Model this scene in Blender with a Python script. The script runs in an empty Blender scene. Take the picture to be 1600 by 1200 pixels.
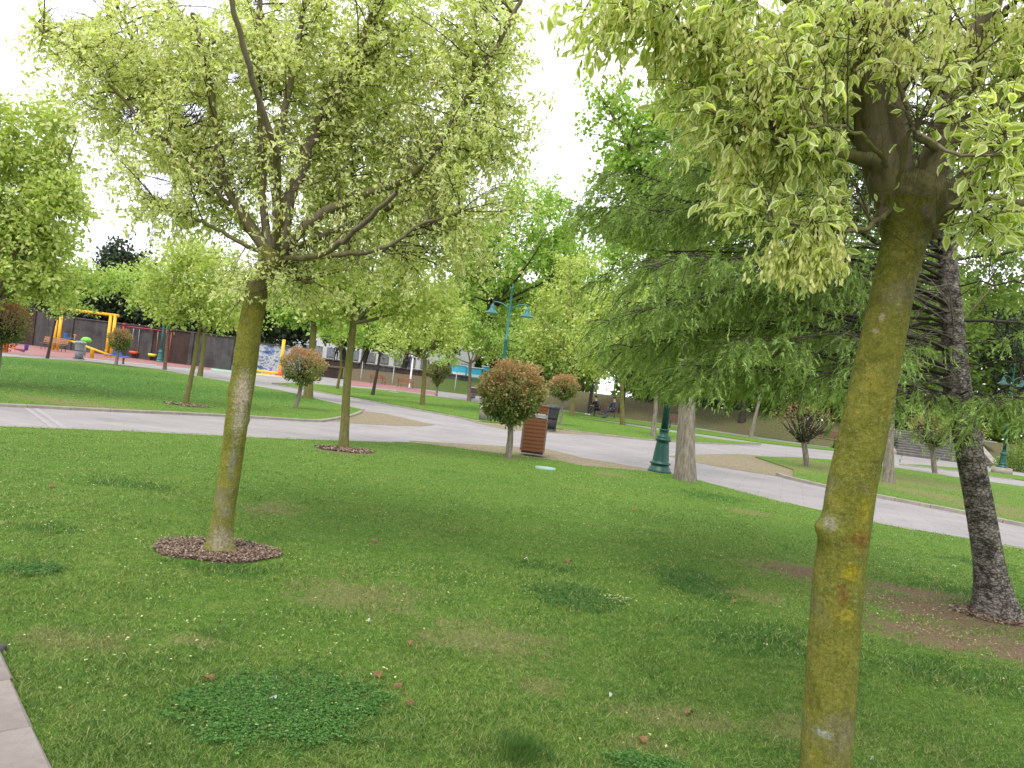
import bpy, bmesh, math, random
import numpy as np
from mathutils import Vector, Matrix, Quaternion

random.seed(7)
RNG = np.random.default_rng(11)
SC = bpy.context.scene
COL = SC.collection
PI = math.pi

# ------------------------------------------------------------------ camera
F_PX, CAM_Z, ROLL = 1200.0, 1.6, math.radians(7.0)
CR, SR = math.cos(ROLL), math.sin(ROLL)
cam_d = bpy.data.cameras.new("camera")
cam_d.sensor_width = 36.0
cam_d.lens = 27.0
cam_d.clip_start = 0.05
cam_d.clip_end = 5000
cam = bpy.data.objects.new("camera", cam_d)
COL.objects.link(cam)
M = Matrix(((CR, -SR, 0, 0), (0, 0, -1, 0), (SR, CR, 0, CAM_Z), (0, 0, 0, 1)))
cam.matrix_world = M
SC.camera = cam

# ------------------------------------------------------------------ sky, sun, exposure
SUN_EL, SUN_AZ = math.radians(58), math.radians(200)
world = bpy.data.worlds.new("World")
SC.world = world
world.use_nodes = True
wn, wl = world.node_tree.nodes, world.node_tree.links
wn.clear()
w_out = wn.new("ShaderNodeOutputWorld")
w_bg = wn.new("ShaderNodeBackground")
w_bg.inputs["Strength"].default_value = 0.1
w_sky = wn.new("ShaderNodeTexSky")
w_sky.sky_type = 'NISHITA'
w_sky.sun_disc = False
w_sky.sun_elevation = SUN_EL
w_sky.sun_rotation = SUN_AZ
w_mix = wn.new("ShaderNodeMixRGB")
w_mix.inputs[0].default_value = 0.86
w_noise = wn.new("ShaderNodeTexNoise")
w_noise.inputs["Scale"].default_value = 1.6
w_noise.inputs["Detail"].default_value = 5
w_ramp = wn.new("ShaderNodeValToRGB")
w_ramp.color_ramp.elements[0].position = 0.3
w_ramp.color_ramp.elements[0].color = (9.0, 9.3, 9.8, 1)
w_ramp.color_ramp.elements[1].position = 0.7
w_ramp.color_ramp.elements[1].color = (12.5, 12.6, 12.6, 1)
w_tc = wn.new("ShaderNodeTexCoord")
wl.new(w_tc.outputs["Generated"], w_noise.inputs["Vector"])
wl.new(w_noise.outputs[0], w_ramp.inputs[0])
wl.new(w_sky.outputs[0], w_mix.inputs[1])
wl.new(w_ramp.outputs[0], w_mix.inputs[2])
wl.new(w_mix.outputs[0], w_bg.inputs["Color"])
wl.new(w_bg.outputs[0], w_out.inputs["Surface"])

sun_d = bpy.data.lights.new("sun", 'SUN')
sun_d.energy = 1.5
sun_d.angle = math.radians(25)
sun_d.color = (1.0, 0.96, 0.9)
sun = bpy.data.objects.new("sun", sun_d)
COL.objects.link(sun)
_sv = Vector((math.sin(SUN_AZ) * math.cos(SUN_EL), math.cos(SUN_AZ) * math.cos(SUN_EL), math.sin(SUN_EL)))
sun.rotation_euler = _sv.to_track_quat('Z', 'Y').to_euler()
sun.location = (0, 0, 30)

SC.view_settings.view_transform = 'Standard'
SC.view_settings.look = 'None'
SC.view_settings.exposure = 0.95
SC.view_settings.gamma = 1.0
SC.view_settings.use_curve_mapping = False

# ------------------------------------------------------------------ survey helpers
def ray(px, py):
    x = (px - 800) / F_PX
    y = (600 - py) / F_PX
    return (x * CR - y * SR, 1.0, x * SR + y * CR)

def gp(px, py, z=0.0):
    r = ray(px, py)
    t = (z - CAM_Z) / r[2]
    return Vector((r[0] * t, t, z))

def at(px, py, Y):
    r = ray(px, py)
    return Vector((r[0] * Y, Y, CAM_Z + r[2] * Y))

# ------------------------------------------------------------------ object helpers
def tag(o, label=None, cat=None, group=None, kind=None):
    if label: o['label'] = label
    if cat: o['category'] = cat
    if group: o['group'] = group
    if kind: o['kind'] = kind
    return o

def empty(name, loc=(0, 0, 0), rz=0.0):
    o = bpy.data.objects.new(name, None)
    o.empty_display_size = 0.2
    COL.objects.link(o)
    o.location = loc
    o.rotation_euler = (0, 0, rz)
    return o

def link(name, me, mat=None, parent=None):
    o = bpy.data.objects.new(name, me)
    COL.objects.link(o)
    if mat is not None and not me.materials:
        for m in (mat if isinstance(mat, (list, tuple)) else [mat]):
            me.materials.append(m)
    if parent is not None:
        o.parent = parent
    return o

def copy_tree(o, parent=None):
    c = o.copy()
    COL.objects.link(c)
    c.parent = parent
    for ch in list(o.children):
        copy_tree(ch, c)
    return c

def np_mesh(name, v, f, attrs=None, smooth=False):
    """v (n,3); f (m,k) uniform k; attrs {name: (n,) point floats}"""
    v = np.asarray(v, dtype=np.float32)
    f = np.asarray(f, dtype=np.int32)
    me = bpy.data.meshes.new(name)
    k = f.shape[1]
    me.vertices.add(len(v))
    me.vertices.foreach_set("co", v.ravel())
    me.loops.add(f.size)
    me.loops.foreach_set("vertex_index", f.ravel())
    me.polygons.add(len(f))
    me.polygons.foreach_set("loop_start", np.arange(0, f.size, k, dtype=np.int32))
    me.polygons.foreach_set("loop_total", np.full(len(f), k, dtype=np.int32))
    if smooth:
        me.polygons.foreach_set("use_smooth", np.ones(len(f), dtype=bool))
    if attrs:
        for n, a in attrs.items():
            at_ = me.attributes.new(n, 'FLOAT', 'POINT')
            at_.data.foreach_set("value", np.asarray(a, dtype=np.float32))
    me.update(calc_edges=True)
    return me

def vnoise(x, y, s, seed=0):
    x = np.asarray(x) / s + 37.1 * seed + 1000
    y = np.asarray(y) / s + 11.7 * seed + 1000
    xi, yi = np.floor(x).astype(np.int64), np.floor(y).astype(np.int64)
    fx, fy = x - xi, y - yi
    fx, fy = fx * fx * (3 - 2 * fx), fy * fy * (3 - 2 * fy)
    def h(a, b):
        n = (a * 374761393 + b * 668265263 + seed * 974711) & 0x7fffffff
        n = ((n ^ (n >> 13)) * 1274126177) & 0x7fffffff
        return ((n ^ (n >> 16)) & 0xffff) / 65535.0
    return (h(xi, yi) * (1 - fx) * (1 - fy) + h(xi + 1, yi) * fx * (1 - fy)
            + h(xi, yi + 1) * (1 - fx) * fy + h(xi + 1, yi + 1) * fx * fy)

def in_poly(x, y, poly):
    x, y = np.asarray(x), np.asarray(y)
    ins = np.zeros(x.shape, bool)
    n = len(poly)
    for i in range(n):
        x1, y1 = poly[i][0], poly[i][1]
        x2, y2 = poly[(i + 1) % n][0], poly[(i + 1) % n][1]
        if y1 == y2: continue
        c = ((y1 > y) != (y2 > y)) & (x < (x2 - x1) * (y - y1) / (y2 - y1) + x1)
        ins ^= c
    return ins

# mesh accumulator for built (non foliage) things
class MB:
    def __init__(s):
        s.bm = bmesh.new()
    def box(s, c, size, rot=None, bevel=0.0):
        m = Matrix.Translation(c)
        if rot is not None: m = m @ (rot.to_4x4() if hasattr(rot, 'to_4x4') else rot)
        m = m @ Matrix.Diagonal((size[0], size[1], size[2], 1))
        r = bmesh.ops.create_cube(s.bm, size=1.0, matrix=m)
        if bevel > 0:
            es = set()
            for vv in r['verts']:
                es.update(vv.link_edges)
            bmesh.ops.bevel(s.bm, geom=list(es), offset=bevel, segments=1, affect='EDGES')
        return s
    def tube(s, pts, rad, n=8, cap=True):
        pts = [Vector(p) for p in pts]
        if not hasattr(rad, '__len__'): rad = [rad] * len(pts)
        rings = []
        t0 = (pts[1] - pts[0]).normalized()
        u = t0.orthogonal().normalized()
        for i, p in enumerate(pts):
            a = pts[max(i - 1, 0)]; b = pts[min(i + 1, len(pts) - 1)]
            t = (b - a).normalized()
            u = (u - t * u.dot(t)).normalized()
            w = t.cross(u)
            rings.append([s.bm.verts.new(p + (u * math.cos(2 * PI * k / n) + w * math.sin(2 * PI * k / n)) * rad[i]) for k in range(n)])
        for i in range(len(rings) - 1):
            for k in range(n):
                f = s.bm.faces.new((rings[i][k], rings[i][(k + 1) % n], rings[i + 1][(k + 1) % n], rings[i + 1][k]))
                f.smooth = True
        if cap:
            s.bm.faces.new(list(reversed(rings[0]))); s.bm.faces.new(rings[-1])
        return s
    def lathe(s, prof, n=20, c=(0, 0, 0), cap=True):
        c = Vector(c); rings = []
        for r, z in prof:
            rings.append([s.bm.verts.new(c + Vector((r * math.cos(2 * PI * k / n), r * math.sin(2 * PI * k / n), z))) for k in range(n)])
        for i in range(len(rings) - 1):
            for k in range(n):
                f = s.bm.faces.new((rings[i][k], rings[i][(k + 1) % n], rings[i + 1][(k + 1) % n], rings[i + 1][k]))
                f.smooth = True
        if cap:
            s.bm.faces.new(list(reversed(rings[0]))); s.bm.faces.new(rings[-1])
        return s
    def poly(s, pts, z0, z1):
        """prism from xy outline between z0 and z1"""
        a = [s.bm.verts.new((p[0], p[1], z0)) for p in pts]
        b = [s.bm.verts.new((p[0], p[1], z1)) for p in pts]
        top = s.bm.faces.new(b)
        n = len(pts)
        for i in range(n):
            s.bm.faces.new((a[i], a[(i + 1) % n], b[(i + 1) % n], b[i]))
        bmesh.ops.triangulate(s.bm, faces=[top])
        return s
    def build(s, name, mat, parent=None):
        bmesh.ops.recalc_face_normals(s.bm, faces=s.bm.faces[:])
        me = bpy.data.meshes.new(name)
        s.bm.to_mesh(me); s.bm.free()
        return link(name, me, mat, parent)

# ------------------------------------------------------------------ materials
def new_mat(name):
    m = bpy.data.materials.new(name)
    m.use_nodes = True
    nt = m.node_tree
    nt.nodes.clear()
    out = nt.nodes.new("ShaderNodeOutputMaterial")
    return m, nt, out

def N(nt, typ, **kw):
    n = nt.nodes.new(typ)
    for k, v in kw.items():
        if k in n.inputs.keys(): n.inputs[k].default_value = v
        else: setattr(n, k, v)
    return n

def ramp(nt, src, stops):
    r = nt.nodes.new("ShaderNodeValToRGB")
    cr = r.color_ramp
    while len(cr.elements) < len(stops): cr.elements.new(0.5)
    for e, (p, c) in zip(cr.elements, stops):
        e.position = p; e.color = (*c, 1)
    nt.links.new(src, r.inputs[0])
    return r.outputs[0]

def mixc(nt, fac, a, b, mode='MIX'):
    m = nt.nodes.new("ShaderNodeMixRGB"); m.blend_type = mode
    for i, x in ((0, fac), (1, a), (2, b)):
        if isinstance(x, (int, float)): m.inputs[i].default_value = x
        elif isinstance(x, tuple): m.inputs[i].default_value = (*x, 1)
        else: nt.links.new(x, m.inputs[i])
    return m.outputs[0]

def math_(nt, op, a, b=0.0, clamp=False):
    m = nt.nodes.new("ShaderNodeMath"); m.operation = op; m.use_clamp = clamp
    for i, x in ((0, a), (1, b)):
        if isinstance(x, (int, float)): m.inputs[i].default_value = x
        else: nt.links.new(x, m.inputs[i])
    return m.outputs[0]

def noise(nt, vec, scale, detail=4, rough=0.55):
    n = N(nt, "ShaderNodeTexNoise", Scale=scale, Detail=detail, Roughness=rough)
    if vec is not None: nt.links.new(vec, n.inputs["Vector"])
    return n.outputs[0]

def objco(nt, scale=(1, 1, 1)):
    t = nt.nodes.new("ShaderNodeTexCoord")
    mp = nt.nodes.new("ShaderNodeMapping")
    mp.inputs["Scale"].default_value = scale
    nt.links.new(t.outputs["Object"], mp.inputs[0])
    return mp.outputs[0]

def principled(nt, out, col, rough=0.7, metal=0.0, bump=None, bump_s=0.3, bump_d=0.01, spec=0.4):
    p = nt.nodes.new("ShaderNodeBsdfPrincipled")
    if isinstance(col, tuple): p.inputs["Base Color"].default_value = (*col, 1)
    else: nt.links.new(col, p.inputs["Base Color"])
    if isinstance(rough, (int, float)): p.inputs["Roughness"].default_value = rough
    else: nt.links.new(rough, p.inputs["Roughness"])
    p.inputs["Metallic"].default_value = metal
    p.inputs["Specular IOR Level"].default_value = spec
    if bump is not None:
        b = N(nt, "ShaderNodeBump", Strength=bump_s, Distance=bump_d)
        nt.links.new(bump, b.inputs["Height"])
        nt.links.new(b.outputs[0], p.inputs["Normal"])
    nt.links.new(p.outputs[0], out.inputs["Surface"])
    return p

def leaf_mat(name, stops, trans=0.45, margin=None, rough=0.5):
    """stops: ramp over per leaf tint; margin: colour of variegated leaf edges"""
    m, nt, out = new_mat(name)
    a = N(nt, "ShaderNodeAttribute", attribute_name="tint")
    col = ramp(nt, a.outputs["Fac"], stops)
    if margin is not None:
        e = N(nt, "ShaderNodeAttribute", attribute_name="rim")
        t = nt.nodes.new("ShaderNodeTexCoord")
        nz = noise(nt, t.outputs["Object"], 60, 2)
        s = math_(nt, 'ADD', e.outputs["Fac"], math_(nt, 'MULTIPLY', math_(nt, 'SUBTRACT', nz, 0.5), 0.7))
        fac = ramp(nt, s, [(0.50, (0, 0, 0)), (0.64, (1, 1, 1))])
        col = mixc(nt, fac, col, margin)
    d = nt.nodes.new("ShaderNodeBsdfPrincipled")
    d.inputs["Roughness"].default_value = rough
    d.inputs["Specular IOR Level"].default_value = 0.25
    nt.links.new(col, d.inputs["Base Color"])
    tr = nt.nodes.new("ShaderNodeBsdfTranslucent")
    c2 = mixc(nt, 1.0, mixc(nt, 0.35, col, (0.62, 0.85, 0.12)), (1.0, 1.0, 0.6), 'MULTIPLY') if trans > .42 else col
    nt.links.new(c2, tr.inputs["Color"])
    mx = nt.nodes.new("ShaderNodeMixShader")
    mx.inputs[0].default_value = trans
    nt.links.new(d.outputs[0], mx.inputs[1]); nt.links.new(tr.outputs[0], mx.inputs[2])
    nt.links.new(mx.outputs[0], out.inputs["Surface"])
    return m

def simple_mat(name, c, rough=0.6, metal=0.0, var=0.15, scale=6, spec=0.4, wear=None):
    m, nt, out = new_mat(name)
    co = objco(nt)
    n = noise(nt, co, scale, 5)
    dk = tuple(x * (1 - var * 1.6) for x in c); lt = tuple(min(x * (1 + var), 1) for x in c)
    col = ramp(nt, n, [(0.3, dk), (0.7, lt)])
    if wear:
        n2 = noise(nt, co, scale * 3, 6)
        col = mixc(nt, ramp(nt, n2, [(0.60, (0, 0, 0)), (0.68, (1, 1, 1))]), col, wear)
    principled(nt, out, col, rough, metal, bump=n, bump_s=0.15, spec=spec)
    return m

def bark_mat(name, a, b, c=None, stretch=(14, 14, 3), moss=None, bump_d=0.008, fine=None):
    m, nt, out = new_mat(name)
    co = objco(nt, stretch)
    co1 = objco(nt)
    n1 = noise(nt, co, 1.0, 8, 0.65)
    n2 = noise(nt, co1, 2.3, 4)
    col = ramp(nt, n1, [(0.33, a), (0.66, b)])
    if c is not None:
        col = mixc(nt, ramp(nt, n2, [(0.42, (0, 0, 0)), (0.62, (1, 1, 1))]), col, c)
    if moss is not None:
        n3 = noise(nt, co1, 26, 6, 0.7)
        col = mixc(nt, ramp(nt, n3, [(0.40, (0, 0, 0)), (0.60, (1, 1, 1))]), col, moss)
    if fine is not None:
        n4 = noise(nt, co1, 110, 3, 0.7)
        n5 = noise(nt, co1, 6, 3, 0.6)
        f = math_(nt, 'MULTIPLY', ramp(nt, n4, [(0.56, (0, 0, 0)), (0.64, (1, 1, 1))]), ramp(nt, n5, [(0.35, (0.1, 0.1, 0.1)), (0.6, (1, 1, 1))]))
        col = mixc(nt, math_(nt, 'MULTIPLY', f, 0.65), col, fine)
    principled(nt, out, col, 0.9, 0, bump=n1, bump_s=0.8, bump_d=bump_d, spec=0.2)
    return m

MAT = {}
# near tree trunks: mossy green yellow over grey brown, with orange and yellow lichen
def mossy_bark(name, lichens=(), scars=()):
    m, nt, out = new_mat(name)
    co1 = objco(nt)
    cs = objco(nt, (16, 16, 5))
    n1 = noise(nt, cs, 1.0, 8, 0.65)
    nb = noise(nt, co1, 3.1, 5, 0.6)
    nf = noise(nt, co1, 170, 5, 0.8)
    grey = ramp(nt, n1, [(0.3, (0.12, 0.11, 0.055)), (0.7, (0.26, 0.235, 0.14))])
    moss = ramp(nt, noise(nt, co1, 9, 7, 0.75), [(0.3, (0.095, 0.110, 0.014)), (0.5, (0.175, 0.180, 0.024)), (0.7, (0.28, 0.255, 0.040))])
    col = mixc(nt, ramp(nt, nb, [(0.33, (0.15, 0.15, 0.15)), (0.47, (1, 1, 1))]), grey, moss)
    # fine pale lichen flecks
    fl = math_(nt, 'MULTIPLY', ramp(nt, nf, [(0.54, (0, 0, 0)), (0.60, (1, 1, 1))]), ramp(nt, noise(nt, co1, 14, 4, 0.6), [(0.35, (0.15, 0.15, 0.15)), (0.6, (1, 1, 1))]))
    col = mixc(nt, math_(nt, 'MULTIPLY', fl, 0.50), col, (0.36, 0.35, 0.15))
    dkf = ramp(nt, noise(nt, co1, 60, 4, 0.7), [(0.36, (1, 1, 1)), (0.44, (0, 0, 0))])
    col = mixc(nt, math_(nt, 'MULTIPLY', dkf, 0.45), col, (0.05, 0.045, 0.018))
    for (p, r, c, st) in list(lichens) + list(scars):
        sub = N(nt, "ShaderNodeVectorMath", operation='SUBTRACT'); sub.inputs[1].default_value = p
        tc = nt.nodes.new("ShaderNodeTexCoord")
        nt.links.new(tc.outputs["Object"], sub.inputs[0])
        dv = N(nt, "ShaderNodeVectorMath", operation='DIVIDE'); dv.inputs[1].default_value = r
        nt.links.new(sub.outputs[0], dv.inputs[0])
        ln = N(nt, "ShaderNodeVectorMath", operation='LENGTH')
        nt.links.new(dv.outputs[0], ln.inputs[0])
        nn = noise(nt, co1, 42, 8, 0.85)
        dd = math_(nt, 'ADD', ln.outputs["Value"], math_(nt, 'MULTIPLY', math_(nt, 'SUBTRACT', nn, 0.5), 4.5))
        fac = ramp(nt, math_(nt, 'MULTIPLY', dd, 0.5), [(0.22, (1, 1, 1)), (0.62, (0, 0, 0))])
        cv = ramp(nt, noise(nt, co1, 48, 8, 0.8), [(0.36, tuple(q * .35 for q in c)), (0.60, tuple(min(q * 1.15, 1) for q in c))])
        col = mixc(nt, math_(nt, 'MULTIPLY', fac, st), col, cv)
    sp = noise(nt, co1, 58, 9, 0.88)
    col = mixc(nt, ramp(nt, sp, [(0.38, (0.6, 0.6, 0.6)), (0.48, (0, 0, 0))]), col, (0.055, 0.058, 0.018))
    col = mixc(nt, ramp(nt, sp, [(0.53, (0, 0, 0)), (0.64, (0.7, 0.7, 0.7))]), col, (0.42, 0.41, 0.15))
    hl = noise(nt, objco(nt, (5, 5, 42)), 1.0, 5, 0.6)
    h = math_(nt, 'ADD', math_(nt, 'ADD', n1, sp), math_(nt, 'MULTIPLY', hl, 0.5))
    principled(nt, out, col, 0.92, 0, bump=h, bump_s=1.0, bump_d=0.014, spec=0.15)
    return m

MAT['bark_limb'] = bark_mat('limb_bark', (0.085, 0.07, 0.048), (0.21, 0.175, 0.125), (0.14, 0.135, 0.05), stretch=(30, 30, 12), bump_d=0.006)
MAT['bark_twig'] = bark_mat('twig_bark', (0.055, 0.045, 0.03), (0.11, 0.09, 0.06), stretch=(30, 30, 30), bump_d=0.001)
MAT['bark_grey'] = bark_mat('grey_bark', (0.10, 0.085, 0.065), (0.27, 0.235, 0.19), stretch=(22, 22, 4), bump_d=0.012)
MAT['bark_green'] = bark_mat('green_bark', (0.075, 0.07, 0.025), (0.17, 0.15, 0.06), (0.11, 0.11, 0.022), stretch=(20, 20, 6), bump_d=0.006, fine=(0.33, 0.32, 0.15))
MAT['bark_dark'] = bark_mat('dark_bark', (0.025, 0.022, 0.018), (0.07, 0.06, 0.045), stretch=(18, 18, 5))
MAT['bark_red'] = bark_mat('reddish_bark', (0.09, 0.06, 0.045), (0.20, 0.14, 0.11), stretch=(12, 12, 12))

# conifer plates
m, nt, out = new_mat('conifer_bark')
co = objco(nt, (13, 13, 26))
vo = N(nt, "ShaderNodeTexVoronoi", Scale=1.6); vo.feature = 'DISTANCE_TO_EDGE'
nzv = noise(nt, objco(nt, (9, 9, 14)), 1.2, 6)
vadd = N(nt, "ShaderNodeVectorMath", operation='ADD')
nt.links.new(co, vadd.inputs[0])
nzc = N(nt, "ShaderNodeTexNoise", Scale=1.5, Detail=4.0); nt.links.new(co, nzc.inputs["Vector"])
nt.links.new(nzc.outputs["Color"], vadd.inputs[1]); nt.links.new(vadd.outputs[0], vo.inputs["Vector"])
crk = ramp(nt, math_(nt, 'ADD', vo.outputs["Distance"], math_(nt, 'MULTIPLY', nzv, 0.25)), [(0.08, (0, 0, 0)), (0.26, (1, 1, 1))])
cc = ramp(nt, nzv, [(0.33, (0.08, 0.07, 0.058)), (0.68, (0.30, 0.265, 0.235))])
cc = mixc(nt, crk, (0.045, 0.036, 0.028), cc)
principled(nt, out, cc, 0.9, 0, bump=math_(nt, 'ADD', crk, nzv), bump_s=1.0, bump_d=0.02, spec=0.15)
MAT['bark_conifer'] = m

MAT['leaf_varieg'] = leaf_mat('variegated_leaf', [(0, (0.24, 0.37, 0.06)), (0.5, (0.42, 0.55, 0.12)), (1, (0.64, 0.70, 0.27))], 0.60, margin=(0.90, 0.90, 0.56))
MAT['samara'] = leaf_mat('winged_seed', [(0, (0.46, 0.50, 0.14)), (0.5, (0.66, 0.65, 0.28)), (1, (0.80, 0.76, 0.42))], 0.5)
MAT['leaf_yel'] = leaf_mat('yellow_green_leaf', [(0, (0.24, 0.33, 0.07)), (0.5, (0.46, 0.54, 0.15)), (1, (0.72, 0.74, 0.36))], 0.5)
MAT['leaf_light'] = leaf_mat('light_green_leaf', [(0, (0.19, 0.31, 0.075)), (0.5, (0.36, 0.50, 0.14)), (1, (0.58, 0.68, 0.29))], 0.5)
MAT['leaf_bright'] = leaf_mat('bright_green_leaf', [(0, (0.17, 0.31, 0.055)), (0.6, (0.30, 0.47, 0.10)), (1, (0.48, 0.62, 0.20))], 0.52)
MAT['leaf_dark'] = leaf_mat('dark_green_leaf', [(0, (0.013, 0.027, 0.011)), (0.6, (0.032, 0.059, 0.020)), (1, (0.090, 0.117, 0.063))], 0.25)
MAT['leaf_mid'] = leaf_mat('mid_green_leaf', [(0, (0.06, 0.11, 0.025)), (0.6, (0.12, 0.20, 0.045)), (1, (0.24, 0.34, 0.09))], 0.43)
MAT['leaf_phot'] = leaf_mat('photinia_leaf', [(0, (0.10, 0.15, 0.03)), (0.35, (0.22, 0.25, 0.07)), (0.55, (0.36, 0.31, 0.12)), (0.75, (0.44, 0.27, 0.11)), (1, (0.47, 0.24, 0.12))], 0.35, rough=0.4)
MAT['needle'] = leaf_mat('needles', [(0, (0.09, 0.14, 0.045)), (0.45, (0.19, 0.28, 0.08)), (0.8, (0.30, 0.43, 0.13)), (1, (0.42, 0.57, 0.20))], 0.45)
MAT['clover'] = leaf_mat('clover_leaf', [(0, (0.035, 0.11, 0.016)), (0.6, (0.07, 0.19, 0.03)), (1, (0.15, 0.29, 0.07))], 0.3)
MAT['litter'] = leaf_mat('pale_litter', [(0, (0.26, 0.32, 0.08)), (0.5, (0.42, 0.44, 0.18)), (1, (0.62, 0.60, 0.36))], 0.2)
MAT['chips'] = leaf_mat('bark_chip', [(0, (0.10, 0.06, 0.045)), (0.6, (0.21, 0.14, 0.105)), (1, (0.36, 0.27, 0.20))], 0.0)
MAT['brown_leaf'] = simple_mat('dry_leaf', (0.36, 0.21, 0.10), 0.8, var=0.3, scale=30)
MAT['white_bit'] = simple_mat('white_paper', (0.75, 0.76, 0.76), 0.6, var=0.08)

MAT['green_paint'] = simple_mat('green_iron_paint', (0.006, 0.062, 0.046), 0.42, var=0.2, scale=9, wear=(0.012, 0.09, 0.07))
MAT['teal_paint'] = simple_mat('teal_iron_paint', (0.02, 0.14, 0.13), 0.4, var=0.12)
MAT['lamp_inside'] = simple_mat('lamp_glass', (0.6, 0.62, 0.6), 0.3)
MAT['wood_bin'] = bark_mat('varnished_wood', (0.11, 0.045, 0.02), (0.21, 0.088, 0.04), stretch=(3, 60, 60), bump_d=0.001)
MAT['wood_bench'] = bark_mat('bench_wood', (0.24, 0.11, 0.06), (0.36, 0.19, 0.12), stretch=(3, 40, 40), bump_d=0.001)
MAT['wood_dark'] = bark_mat('weathered_dark_wood', (0.07, 0.035, 0.026), (0.15, 0.075, 0.055), stretch=(3, 40, 40), bump_d=0.001)
MAT['dark_metal'] = simple_mat('dark_metal', (0.05, 0.055, 0.06), 0.5, 0.4)
MAT['grey_metal'] = simple_mat('grey_metal', (0.30, 0.31, 0.33), 0.45, 0.3)
MAT['chain'] = simple_mat('steel_chain', (0.45, 0.46, 0.47), 0.4, 0.6)
for nme, c in (('yellow', (0.78, 0.42, 0.015)), ('blue', (0.02, 0.12, 0.48)), ('red', (0.30, 0.035, 0.045)), ('orange', (0.75, 0.13, 0.04)),
               ('lime', (0.16, 0.5, 0.04)), ('yellow2', (0.75, 0.70, 0.05)), ('purple', (0.13, 0.05, 0.30)), ('cyan', (0.06, 0.48, 0.72)), ('black', (0.015, 0.015, 0.018)),
               ('navy', (0.02, 0.025, 0.05)), ('skin', (0.45, 0.27, 0.19)), ('hair', (0.02, 0.014, 0.01)), ('white', (0.74, 0.75, 0.76)), ('sand', (0.45, 0.38, 0.28)), ('paleblue', (0.25, 0.30, 0.34)), ('palegreen', (0.22, 0.36, 0.30))):
    MAT[nme] = simple_mat(nme + '_surface', c, 0.5, var=0.1)

def concrete(name, a, b, scale=1.4, streak=None, joints=None, bump_d=0.004):
    m, nt, out = new_mat(name)
    co = objco(nt)
    n1 = noise(nt, co, scale, 8, 0.6)
    n2 = noise(nt, co, scale * 40, 3, 0.6)
    col = ramp(nt, n1, [(0.3, a), (0.7, b)])
    col = mixc(nt, 0.16, col, mixc(nt, 1.0, col, ramp(nt, n2, [(0.3, (0.2, 0.2, 0.2)), (0.7, (1, 1, 1))]), 'MULTIPLY'))
    nw = noise(nt, objco(nt), scale * 2.7, 9, 0.75)
    col = mixc(nt, ramp(nt, nw, [(0.52, (0, 0, 0)), (0.70, (0.35, 0.35, 0.35))]), col, tuple(q * 0.55 for q in a))
    if streak:
        n3 = noise(nt, objco(nt, streak), 1.0, 5, 0.6)
        col = mixc(nt, ramp(nt, n3, [(0.45, (0, 0, 0)), (0.75, (0.5, 0.5, 0.5))]), col, tuple(x * 1.25 for x in b))
    h = n2
    if joints:
        bk = N(nt, "ShaderNodeTexBrick", Scale=1.0)
        bk.inputs["Mortar Size"].default_value = 0.008
        bk.inputs["Brick Width"].default_value = joints[0]
        bk.inputs["Row Height"].default_value = joints[1]
        bk.inputs["Color1"].default_value = (1, 1, 1, 1)
        bk.inputs["Color2"].default_value = (0.86, 0.85, 0.86, 1)
        bk.inputs["Mortar"].default_value = (0.55, 0.52, 0.50, 1)
        mp = nt.nodes.new("ShaderNodeMapping"); mp.inputs["Rotation"].default_value = (0, 0, joints[2])
        nt.links.new(co, mp.inputs[0]); nt.links.new(mp.outputs[0], bk.inputs["Vector"])
        col = mixc(nt, 0.7, col, bk.outputs[0], 'MULTIPLY')
    principled(nt, out, col, 0.85, 0, bump=h, bump_s=0.4, bump_d=bump_d, spec=0.3)
    return m
MAT['path'] = concrete('pale_path_slabs', (0.24, 0.222, 0.218), (0.315, 0.293, 0.29), 0.5, joints=(0.9, 0.45, 0.35))
MAT['path_band'] = concrete('pale_stone_band', (0.27, 0.255, 0.26), (0.32, 0.305, 0.305), 2.0)
MAT['kerb'] = concrete('kerb_concrete', (0.22, 0.195, 0.16), (0.34, 0.305, 0.27), 3.0)
MAT['kerb_near'] = concrete('near_kerb_concrete', (0.18, 0.155, 0.14), (0.27, 0.235, 0.215), 6.0)
MAT['wall_grey'] = concrete('dirty_grey_wall', (0.03, 0.027, 0.027), (0.085, 0.08, 0.08), 0.9, streak=(3, 3, 0.4))
MAT['wall_brown'] = concrete('brown_stained_wall', (0.025, 0.015, 0.012), (0.065, 0.04, 0.032), 0.9, streak=(3, 3, 0.4))
MAT['step'] = concrete('stone_step', (0.07, 0.066, 0.066), (0.14, 0.135, 0.13), 1.5)
MAT['rubber_red'] = concrete('red_rubber_floor', (0.24, 0.10, 0.10), (0.31, 0.15, 0.14), 0.8)
MAT['rubber_green'] = concrete('green_rubber_floor', (0.22, 0.36, 0.25), (0.30, 0.45, 0.33), 0.8)
MAT['rubber_yellow'] = concrete('yellow_rubber_floor', (0.62, 0.42, 0.10), (0.72, 0.52, 0.16), 0.8)

# dirt strips, trodden
m, nt, out = new_mat('trodden_dirt')
co = objco(nt)
n1 = noise(nt, co, 1.3, 6, 0.65); n2 = noise(nt, co, 14, 6, 0.75)
c = ramp(nt, n2, [(0.3, (0.11, 0.085, 0.055)), (0.55, (0.24, 0.195, 0.14)), (0.75, (0.33, 0.28, 0.21))])
c = mixc(nt, ramp(nt, n1, [(0.5, (0, 0, 0)), (0.66, (0.75, 0.75, 0.75))]), c, (0.17, 0.20, 0.06))
principled(nt, out, c, 0.95, 0, bump=n2, bump_s=0.8, bump_d=0.03, spec=0.1)
MAT['dirt'] = m

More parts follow.
